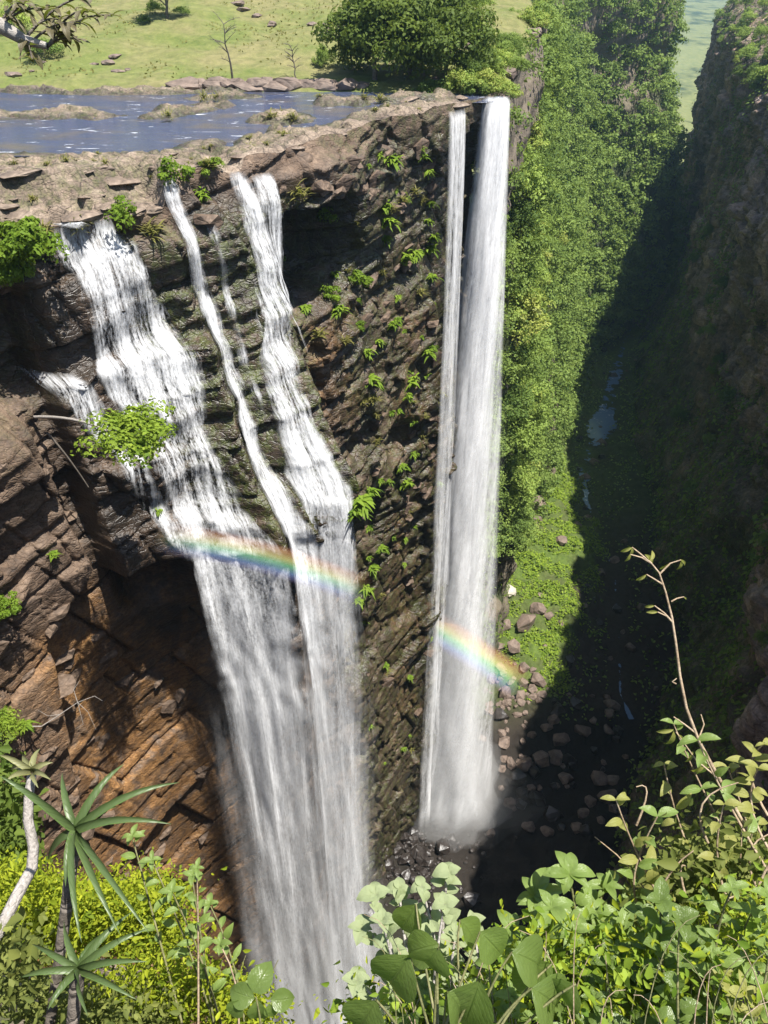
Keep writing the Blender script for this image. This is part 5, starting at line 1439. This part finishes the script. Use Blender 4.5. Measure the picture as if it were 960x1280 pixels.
LV = {'green': [leaf('leaf', B_green, .62, .85, .8 + .4 * i, .5, 1400 + i) for i in range(3)],
      'lime': [leaf('leaf', B_lime, .46, .9, .7 + .4 * i, .55, 1410 + i) for i in range(3)],
      'round': [leaf('leaf', B_green, .75, .8, .6 + .4 * i, .4, 1420 + i) for i in range(3)],
      'pale': [leaf('leaf', B_pale, .82, .75, .7 + .4 * i, .4, 1430 + i, wave=.025) for i in range(3)],
      'yell': [leaf('leaf', B_yell, .42, .9, .8 + .4 * i, .4, 1440 + i) for i in range(3)],
      'pod': [leaf('pod', B_yell, .26, .9, .9 + .3 * i, .8, 1450 + i, 6) for i in range(3)],
      'brown': [leaf('leaf', B_brown, .36, .9, .5 + .4 * i, .35, 1460 + i) for i in range(3)]}


def basis(d, up):
    d = Vector(d).normalized(); u = Vector(up); s = u.cross(d)
    if s.length < 1e-4: s = Vector((0, 1, 0)).cross(d)
    s.normalize(); n = d.cross(s)
    return Matrix((d, s, n)).transposed()


def put_leaf(parent, kind, p, d, up, size, rr_, name=None):
    me = LV[kind][rr_.randrange(len(LV[kind]))]
    o = link(name or me.name.split('.')[0], me, parent)
    m = basis(d, up).to_4x4(); m.translation = Vector([float(q) for q in p])
    sc = size * rr_.uniform(.75, 1.2)
    o.matrix_local = m @ Matrix.Diagonal((sc, sc * rr_.uniform(.85, 1.15), sc, 1))
    return o


def leafy_stem(parent, pts, kind, size, n, start, rr_, r=0.006, mat=None, whorl=4, spread=1.0, lift=0.35):
    pts = np.asarray(pts, float)
    link('stem', MB().add(*tube(pts, r, r * 0.45, 5)).mesh('stem', mat or M_stem, smooth=True), parent)
    L = np.linspace(0, 1, len(pts))
    tg = np.gradient(pts, axis=0); tg /= np.linalg.norm(tg, axis=1)[:, None]
    for k in range(n):
        t = start + (1 - start) * (k + .5) / n
        p = np.array([np.interp(t, L, pts[:, i]) for i in range(3)]); g = np.array([np.interp(t, L, tg[:, i]) for i in range(3)])
        a = k * 2.4 + rr_.uniform(-.4, .4)
        rad = np.array([math.cos(a), math.sin(a), 0.0]); rad -= g * (rad @ g)
        d = rad * spread + g * (0.25 + 0.5 * t) + np.array([0, 0, rr_.uniform(-.15, lift)])
        put_leaf(parent, kind, p + rad * r, d, (rr_.gauss(0, .3), rr_.gauss(-.15, .3), 1), size * (0.7 + 0.4 * math.sin(math.pi * min(1, t * .9 + .1))), rr_)
    for k in range(whorl):
        a = k * 6.283 / whorl + rr_.uniform(-.3, .3)
        d = np.array([math.cos(a), math.sin(a), rr_.uniform(.3, 1.0)])
        put_leaf(parent, kind, pts[-1], d, (-math.cos(a), -math.sin(a), .8), size * rr_.uniform(.6, 1.0), rr_)


def plant(name, cat, label, base, stems, kind, size, n, start, seed, sag=0.1, **k):
    """stems: tips as points of space; every stem rises from base"""
    rr_ = random.Random(seed); e = empty(name, base); tag(e, label, cat)
    b = np.asarray(base)
    for tip in stems:
        q = np.asarray(tip) - b
        o = np.array([rr_.uniform(-.06, .06), rr_.uniform(-.06, .06), 0])
        mid = q * .5 + np.array([rr_.gauss(0, .06), rr_.gauss(0, .06), sag * np.linalg.norm(q)])
        leafy_stem(e, bez(o, mid, q, 9), kind, size, n, start, rr_, **k)
    return e


# pale felted shrub and the big glossy leaves beside it
plant('felted_shrub', 'shrub', 'shrub with pale whitish green felted leaves in front of the dark gorge', at(545, 1360, 1.75),
      [at(x, y, 1.75 + d) for x, y, d in [(470, 1118, 0), (500, 1112, .1), (527, 1108, .05), (562, 1090, .1), (556, 1130, 0), (590, 1152, .1), (452, 1160, 0), (478, 1150, -.05), (525, 1150, .1), (570, 1165, 0), (446, 1225, -.1)]],
      'pale', 0.043, 12, 0.35, 1, r=0.006, mat=M_pale_bark, whorl=4)
e = empty('broad_leaf_plant', at(540, 1400, 1.35)); tag(e, 'plant with a few very large dark glossy leaves low in the picture', 'plant')
rr = random.Random(3); eb = np.array(e.location)
for (x, y, dx, dy, s, d) in [(512, 1195, -40, 55, .15, 1.3), (548, 1185, -45, 75, .17, 1.28), (548, 1180, -70, 20, .12, 1.4), (575, 1150, 40, 45, .13, 1.45), (600, 1165, 60, 60, .14, 1.4), (520, 1130, -25, 45, .11, 1.5),
                           (640, 1190, 60, 25, .16, 1.4), (600, 1225, -25, 70, .16, 1.3), (665, 1235, 60, 40, .15, 1.4), (560, 1240, 40, 50, .14, 1.3), (470, 1250, -30, 50, .12, 1.3), (690, 1205, -60, 40, .14, 1.45), (720, 1230, -50, 50, .14, 1.4)]:
    p = at(x, y, d); q = at(x + dx, y + dy, d + .02)
    put_leaf(e, 'round', p - eb, q - p, (rr.gauss(0, .2), -.45, 1), s * 0.72, rr)
    link('stem', MB().add(*tube(bez(at(545 + rr.uniform(-30, 60), 1390, 1.35) - eb, (p - eb) * .7 + np.array([0, .03, 0]), p - eb, 7), .003, .002, 5)).mesh('stem', M_stem), e)
# lime whorled shrub in the middle
plant('lime_shrub', 'shrub', 'bright lime leaved shrub with upright whorls rising highest above the dark gorge', at(725, 1400, 1.9),
      [at(x, y, 1.9 + d) for x, y, d in [(712, 1092, 0), (758, 1108, .05), (668, 1120, .1), (690, 1135, -.1), (745, 1140, 0), (790, 1130, .15), (640, 1165, 0), (720, 1165, -.15), (775, 1170, -.1)]], 'lime', 0.08, 8, 0.55, 2, r=0.006, whorl=6)
k = 0
for (bx_, tips, kind, size, lab, nm) in [
    (650, [(610, 1175), (630, 1195), (655, 1180), (600, 1230), (675, 1220), (640, 1245)], 'lime', .045, 'small leaved bright shrub between the broad leaf plant and the lime shrub', 'shrub'),
    (830, [(800, 1140), (825, 1125), (850, 1150), (815, 1175), (780, 1200), (840, 1200), (860, 1180)], 'round', .052, 'round leaved green shrub under the yellow vine tangle', 'shrub'),
    (910, [(885, 1130), (915, 1110), (940, 1140), (955, 1170), (890, 1190), (930, 1200), (960, 1120)], 'lime', .048, 'leafy bright shrub at the right edge below the vine tangle', 'shrub'),
    (760, [(730, 1215), (760, 1200), (790, 1225), (745, 1250), (810, 1240), (700, 1255)], 'green', .05, 'dark green low shrub below the lime shrub', 'shrub'),
    (890, [(865, 1225), (900, 1215), (930, 1240), (880, 1255), (955, 1230), (840, 1250)], 'yell', .05, 'yellowing shrub low in the right corner', 'shrub'),
    (540, [(500, 1250), (530, 1235), (565, 1262), (480, 1265), (590, 1270)], 'green', .045, 'small dark leaved plant along the bottom under the big glossy leaves', 'plant')]:
    plant(nm, nm, lab, at(bx_, 1400, 1.6), [at(x, y, 1.55 + .2 * random.random()) for x, y in tips], kind, size, 12, .25, 10 + k, r=.004, whorl=4); k += 1
# yellow vine tangle
rr = random.Random(21)
e = empty('vine_tangle', at(930, 1300, 2.1)); tag(e, 'tangle of thin vines with small yellow olive leaves at the right edge', 'vine'); eb = np.array(e.location)
for (a, m_, b) in [((960, 1090), (900, 990), (872, 925)), ((950, 1120), (880, 1000), (842, 905)), ((860, 1180), (800, 1090), (770, 1000)), ((900, 1150), (845, 1040), (830, 955)), ((960, 1060), (925, 1000), (948, 960)),
                 ((930, 1160), (880, 1090), (905, 1005)), ((960, 1130), (940, 1040), (910, 960)), ((880, 1190), (830, 1120), (805, 1050)), ((950, 1180), (915, 1100), (945, 1030)), ((830, 1160), (760, 1130), (822, 1020)), ((960, 1020), (920, 955), (955, 930))]:
    D = 2.0 + rr.uniform(-.15, .25)
    leafy_stem(e, bez(at(*a, D) - eb, at(*m_, D + .1) - eb, at(*b, D) - eb, 12), rr.choice(['yell', 'yell', 'lime']), .058, 9, .2, rr, r=.004, mat=M_twig, whorl=2)
for k in range(16):
    a = (rr.uniform(790, 955), rr.uniform(1020, 1250)); D = 1.9 + rr.uniform(-.2, .2)
    link('twig', MB().add(*tube(bez(at(*a, D) - eb, at(a[0] + rr.uniform(-40, 40), a[1] - 60, D) - eb, at(a[0] + rr.uniform(-80, 60), a[1] - rr.uniform(30, 130), D) - eb, 7), .0035, .0015, 4)).mesh('twig', M_twig), e)
# tall dry sprig with pods
e = empty('pod_sprig', at(900, 1060, 2.0)); tag(e, 'tall dry stalk with curled yellow seed pods rising against the dark gorge', 'plant'); eb = np.array(e.location)
P = lambda x, y, d=2.0: at(x, y, d) - eb
stalk = np.array([P(x, y) for x, y in [(935, 1040), (900, 975), (873, 925), (858, 885), (850, 845), (845, 805), (840, 772), (832, 740), (824, 716), (814, 704)]])
link('stem', MB().add(*tube(stalk, .0048, .002, 6)).mesh('stem', M_twig, smooth=True), e)
for tw in [[(814, 704), (800, 692), (790, 684)], [(814, 704), (802, 697), (788, 693)], [(825, 717), (838, 704), (851, 700)], [(829, 731), (818, 724), (808, 718)], [(839, 752), (846, 748), (855, 746)], [(841, 778), (830, 766), (818, 757)], [(841, 778), (833, 770), (822, 765)],
           [(868, 915), (855, 905), (842, 896)], [(873, 925), (880, 905), (876, 893)], [(845, 855), (840, 852), (846, 848)], [(900, 975), (870, 950), (845, 915)]]:
    link('twig', MB().add(*tube([P(*q) for q in tw], .0028, .0016, 4)).mesh('twig', M_twig), e)
for (x, y, dx, dy, s) in [(790, 684, -16, 8, .04), (788, 692, -5, 14, .035), (790, 684, 0, 12, .035), (812, 702, 8, -14, .035), (806, 693, 14, 10, .045), (850, 699, 8, 6, .03), (852, 700, -2, 18, .045), (838, 704, -18, 14, .045), (808, 718, -10, 8, .03), (854, 746, 7, 4, .02), (818, 757, -12, 2, .035), (822, 765, -10, 0, .03),
                          (842, 912, -18, 4, .05), (842, 914, -4, 26, .055), (848, 918, 10, 10, .04), (866, 940, -8, 20, .05), (880, 955, -14, 18, .045)]:
    put_leaf(e, 'pod', P(x, y), np.array(P(x + dx, y + dy)) - np.array(P(x, y)), (.2, -.6, .6), s, rr)
# thin dry grass stalks through the shrubs
for k in range(34):
    x = rr.uniform(600, 955) if k % 5 else rr.uniform(450, 600); D = rr.uniform(1.3, 1.75); y = rr.uniform(1120, 1230)
    o_ = at(x + rr.uniform(-40, 40), 1380, D); pts = bez([0, 0, 0], (at(x, (y * 1.6 + 1380 * .4) / 2 - 20, D) - o_), at(x + rr.uniform(-90, 90), y + 20, D) - o_, 8)
    o = link('grass_stalk', MB().add(*tube(pts, .0017, .0006, 4)).mesh('grass_stalk', M_twig if k % 3 else M_stem), None, o_)
    tag(o, 'thin dry grass stalk arching through the shrubs on the right', 'grass', 'dry grass stalks among the right shrubs')


def fuzz(name, label, pts, size, mat, seed, asp=.5, parent=None):
    v, f, t = leaf_folds(pts, np.random.default_rng(seed).normal(0, .5, pts.shape) + np.array([0, -.2, .8]), size * 0.84, asp * 1.1, seed)
    o = link(name, mesh(name, v, f, mat, attrs={'tone': t}), parent)
    if parent is None: tag(o, label)
    o['kind'] = 'stuff'; return o


r = np.random.default_rng(55)
def blob(px, py, d, wx, wy, wd, n):
    return np.stack([at(a, b, c) for a, b, c in zip(r.normal(px, wx, n), r.normal(py, wy, n), r.normal(d, wd, n))])
pts = np.concatenate([blob(x, y, 1.75, 32, 26, .10, 440) for x, y in [(620, 1235), (680, 1200), (740, 1215), (800, 1195), (860, 1190), (920, 1195), (900, 1250), (820, 1255), (730, 1265), (640, 1275), (540, 1275), (950, 1150), (470, 1285)]])
fuzz('underbrush', 'small leaved underbrush filling in below the shrubs on the near rim', pts[::2], .024, L_bank, 1501)
fuzz('underbrush', 'fine yellow green twiggy growth among the shrubs on the near rim', pts[1::2] + np.array([0, 0, .03]), .020, L_yellow, 1502, .35)
pts = np.concatenate([blob(x, y, 2.1, 34, 22, .12, 420) for x, y in [(850, 1090), (900, 1070), (940, 1080), (930, 1120), (870, 1130), (800, 1160)]])
fuzz('vine_leaves', 'small olive leaves among the vines at the right edge', pts, .03, L_olive, 1503)

# ------------------------------------------------------------------ left corner
def aloe(label, ctr, d, tips, w, mat_kind, stem_to, seed, arch=0.34):
    rr_ = random.Random(seed); c = at(*ctr, d); e = empty('aloe', c); tag(e, label, 'aloe')
    for (x, y, dd) in tips:
        q = at(x, y, d + dd) - c; L = np.linalg.norm(q); up = np.array([0, 0, 1.0])
        n = 11; t = np.linspace(0, 1, n)
        mid = q * .5 + up * arch * L + np.array([0, -.05 * L, 0])
        cc = bez([0, 0, 0], mid, q, n)
        g = np.gradient(cc, axis=0); g /= np.linalg.norm(g, axis=1)[:, None]
        s = np.cross(g, np.array([0.1, -.75, .65])); s /= np.linalg.norm(s, axis=1)[:, None]; nrm = np.cross(s, g)
        wd = w * np.interp(t, [0, .12, .5, .8, 1], [.8, 1.0, .78, .42, .04])
        kk = np.array([-1, -.8, -.4, 0, .4, .8, 1])
        teeth = 1 + 0.10 * (np.arange(n) % 2)[:, None] * (np.abs(kk) == 1)[None]
        v = cc[:, None] + s[:, None] * (kk[None] * wd[:, None] * teeth)[..., None] + nrm[:, None] * ((kk ** 2)[None] * wd[:, None] * .45)[..., None]
        under = cc[:, None] + s[:, None] * (kk[None] * wd[:, None] * .96)[..., None] + nrm[:, None] * (((kk ** 2) * .45 - .22 * (1 - kk ** 2))[None] * wd[:, None])[..., None]
        V = np.concatenate([v.reshape(-1, 3), under.reshape(-1, 3)]); F = grid_faces(n, 7)
        uv = np.tile(np.stack(np.meshgrid(t, (kk + 1) / 2 * 0.3 + .1, indexing='ij'), -1).reshape(-1, 2), (2, 1))
        link('leaf', mesh('leaf', V, np.concatenate([F, F[:, ::-1] + n * 7]), mat_kind, uv=uv, smooth=True), e)
    if stem_to is not None:
        pts = [at(*q_) - c for q_ in stem_to]
        link('stem', MB().add(*tube(pts, .022, .016, 8)).mesh('stem', M_bark, smooth=True), e)
    return e


aloe('large green aloe rosette with long drooping toothed leaves on the left', (94, 1038), 2.5, [(0, 970, -.1), (78, 966, .15), (155, 955, .1), (224, 978, .05), (214, 1030, -.05), (148, 1008, .2), (186, 1166, -.3), (150, 1168, -.25), (102, 1178, -.3), (82, 1108, -.1), (60, 1075, .1), (130, 1020, .25)],
     .0135, B_aloe, [(94, 1038, 2.5), (85, 1120, 2.55), (70, 1230, 2.6), (55, 1330, 2.6)], 1)
aloe('lower aloe rosette partly hidden in the bushes of the left corner', (98, 1212), 2.3, [(188, 1160, .05), (184, 1202, -.05), (172, 1250, -.1), (25, 1222, 0), (130, 1165, .15), (80, 1150, .15), (40, 1180, .1), (110, 1270, -.2), (60, 1262, -.1), (165, 1140, .1)],
     .012, B_aloe, [(98, 1212, 2.3), (90, 1290, 2.32), (85, 1350, 2.35)], 2)
aloe('small yellow green aloe rosette on a pale curved stem at the left edge', (40, 964), 3.0, [(0, 944, 0), (14, 962, .1), (50, 936, .1), (66, 953, 0), (64, 975, -.1), (28, 942, .15), (8, 976, -.1), (48, 985, -.1)], .013, B_aloey, None, 3, .35)
e = empty('pale_branch', at(0, 1165, 2.7)); tag(e, 'pale grey curved stem rising at the left edge to the small aloe rosette', 'branch'); eb = np.array(e.location)
link('limb', MB().add(*tube([at(x, y, d) - eb for x, y, d in [(-30, 1205, 2.7), (0, 1162, 2.72), (22, 1118, 2.8), (40, 1085, 2.88), (42, 1058, 2.92), (35, 1025, 2.96), (36, 995, 3.0), (40, 968, 3.02)]], .024, .017, 8)).mesh('limb', M_pale_bark, smooth=True), e)
pts = np.concatenate([blob(x, y, 4.6, 24, 17, .3, 2100) for x, y in [(20, 1105), (60, 1120), (110, 1130), (160, 1135), (40, 1160), (90, 1165), (150, 1170), (200, 1165), (10, 1140), (190, 1120)]])
e = empty('yellow_bush', at(90, 1300, 4.6)); tag(e, 'fine leaved yellow green bush behind the aloes in the left corner', 'bush')
fuzz('foliage', None, pts - np.array(e.location), .032, L_yellow, 1505, .42, e)
link('stem', MB().add(*tube([(0, .2, -.5), (.05, 0, .3), (-.1, 0, .7)], .04, .01)).mesh('stem', M_bark), e)
pts = np.concatenate([blob(x, y, 3.0, 22, 20, .15, 620) for x, y in [(195, 1215), (230, 1225), (265, 1235), (300, 1255), (210, 1260), (255, 1270), (150, 1235), (325, 1275)]])
e = empty('feathery_bush', at(230, 1330, 3.0)); tag(e, 'pale green feathery bush along the bottom left of the falls', 'bush')
fuzz('foliage', None, pts - np.array(e.location), .024, L_yellow, 1507, .4, e)
for k in range(16):
    x, y = r.uniform(170, 330), r.uniform(1185, 1250)
    link('stem', MB().add(*tube(bez([0, 0, 0], (at(x, (y + 1330) / 2, 3.0) - at(230, 1330, 3.0)), at(x + r.uniform(-10, 25), y, 3.0) - at(230, 1330, 3.0), 6), .004, .0015, 4)).mesh('stem', M_stem), e)
pts = np.concatenate([blob(x, y, 2.9, 26, 22, .2, 500) for x, y in [(20, 1235), (60, 1255), (110, 1265), (150, 1275), (10, 1190), (195, 1285)]])
fuzz('underbrush', 'dim grey green underbrush at the bottom of the left corner', pts, .034, L_olive, 1509)
pts = np.concatenate([blob(x, y, 5.5, 14, 26, .3, 420) for x, y in [(2, 990), (8, 1040), (0, 1080), (25, 1060)]])
e = empty('dark_bush', at(-10, 1120, 5.5)); tag(e, 'dark green bush at the left edge behind the pale stem', 'bush')
fuzz('foliage', None, pts - np.array(e.location), .07, L_dark, 1511, .5, e)
plant('sapling', 'sapling', 'green sapling with oval leaves between the large aloe and the falls', at(290, 1400, 2.7), [at(x, y, 2.7 + d) for x, y, d in [(165, 1045, .1), (190, 1075, 0), (240, 1095, 0), (215, 1115, -.1), (262, 1130, .1)]], 'lime', .062, 9, .5, 31, .03, r=.006, whorl=4)
plant('sapling', 'sapling', 'slim stem with small leaf tufts left of the falls near the bottom', at(270, 1400, 2.4), [at(246, 1085, 2.4), at(275, 1180, 2.4)], 'lime', .042, 8, .6, 32, .02, r=.005, mat=M_twig)
e = empty('leaf_sprig', at(330, 1340, 1.7)); tag(e, 'sprig of bright green leaves at the bottom edge in front of the falls', 'plant'); eb = np.array(e.location)
for (x, y, dx, dy, s) in [(318, 1248, -34, -8, .075), (322, 1250, 0, 30, .07), (316, 1240, 14, -24, .07), (338, 1250, 36, 0, .075), (300, 1250, -10, 20, .05), (336, 1255, 6, 24, .045)]:
    p = at(x, y, 1.7); put_leaf(e, 'round', p - eb, at(x + dx, y + dy, 1.7) - p, (0, -.5, .8), s, rr)
link('stem', MB().add(*tube(bez([0, 0, 0], (at(330, 1290, 1.7) - eb), at(320, 1246, 1.7) - eb, 6), .004, .002, 5)).mesh('stem', M_stem), e)

# tree on the near rim whose branch hangs into the top left corner
root = np.array([-11.0, -2.0, 12.2]); e = empty('overhanging_tree', root); tag(e, 'tree at the left whose olive brown leafy branch hangs into the top corner', 'tree')
Q = lambda x, y, d: at(x, y, d) - root
link('trunk', MB().add(*tube([(0, 0, -.5), (.2, .5, 1.2), (.9, 1.8, 2.2), tuple(Q(-160, 20, 7.5))], .22, .12, 9)).mesh('trunk', M_pale_bark, smooth=True), e)
link('limb', MB().add(*tube([Q(-160, 20, 7.5), Q(-60, 20, 7.5), Q(0, 32, 7.5), Q(30, 50, 7.5), Q(60, 58, 7.5)], .12, .03, 7)).mesh('limb', M_pale_bark, smooth=True), e)
rr = random.Random(77)
for a, b in [((0, 32), (60, 12)), ((30, 50), (75, 25)), ((40, 52), (100, 30)), ((0, 32), (30, 5)), ((30, 50), (40, 75)), ((60, 58), (110, 15)), ((60, 58), (140, 20)), ((-60, 20), (-10, -20)), ((0, 32), (90, -15)), ((30, 50), (130, -5)), ((60, 58), (95, 50))]:
    leafy_stem(e, bez(Q(*a, 7.5), Q((a[0] + b[0]) / 2, min(a[1], b[1]) - 8, 7.5), Q(*b, 7.4 + rr.uniform(-.3, .3)), 7), 'brown', .17, 9, .15, rr, r=.014, mat=M_bark, whorl=3)

# low growth on the soil of the near rim
n = 5200
i = r.integers(0, 60, n); j = r.integers(int(np.searchsorted(s3, -11)), int(np.searchsorted(s3, 7)), n)
ok = (P3[i, j][:, 2] < 12.6) & (np.abs(S3[i, j] + .4) > .7)
pp = P3[i[ok], j[ok]] + r.normal(0, .06, (ok.sum(), 3)) + np.array([0, 0, .02])
fuzz('ground_cover', 'small plants covering the soil of the near rim', pp, .06, L_bank, 1521)
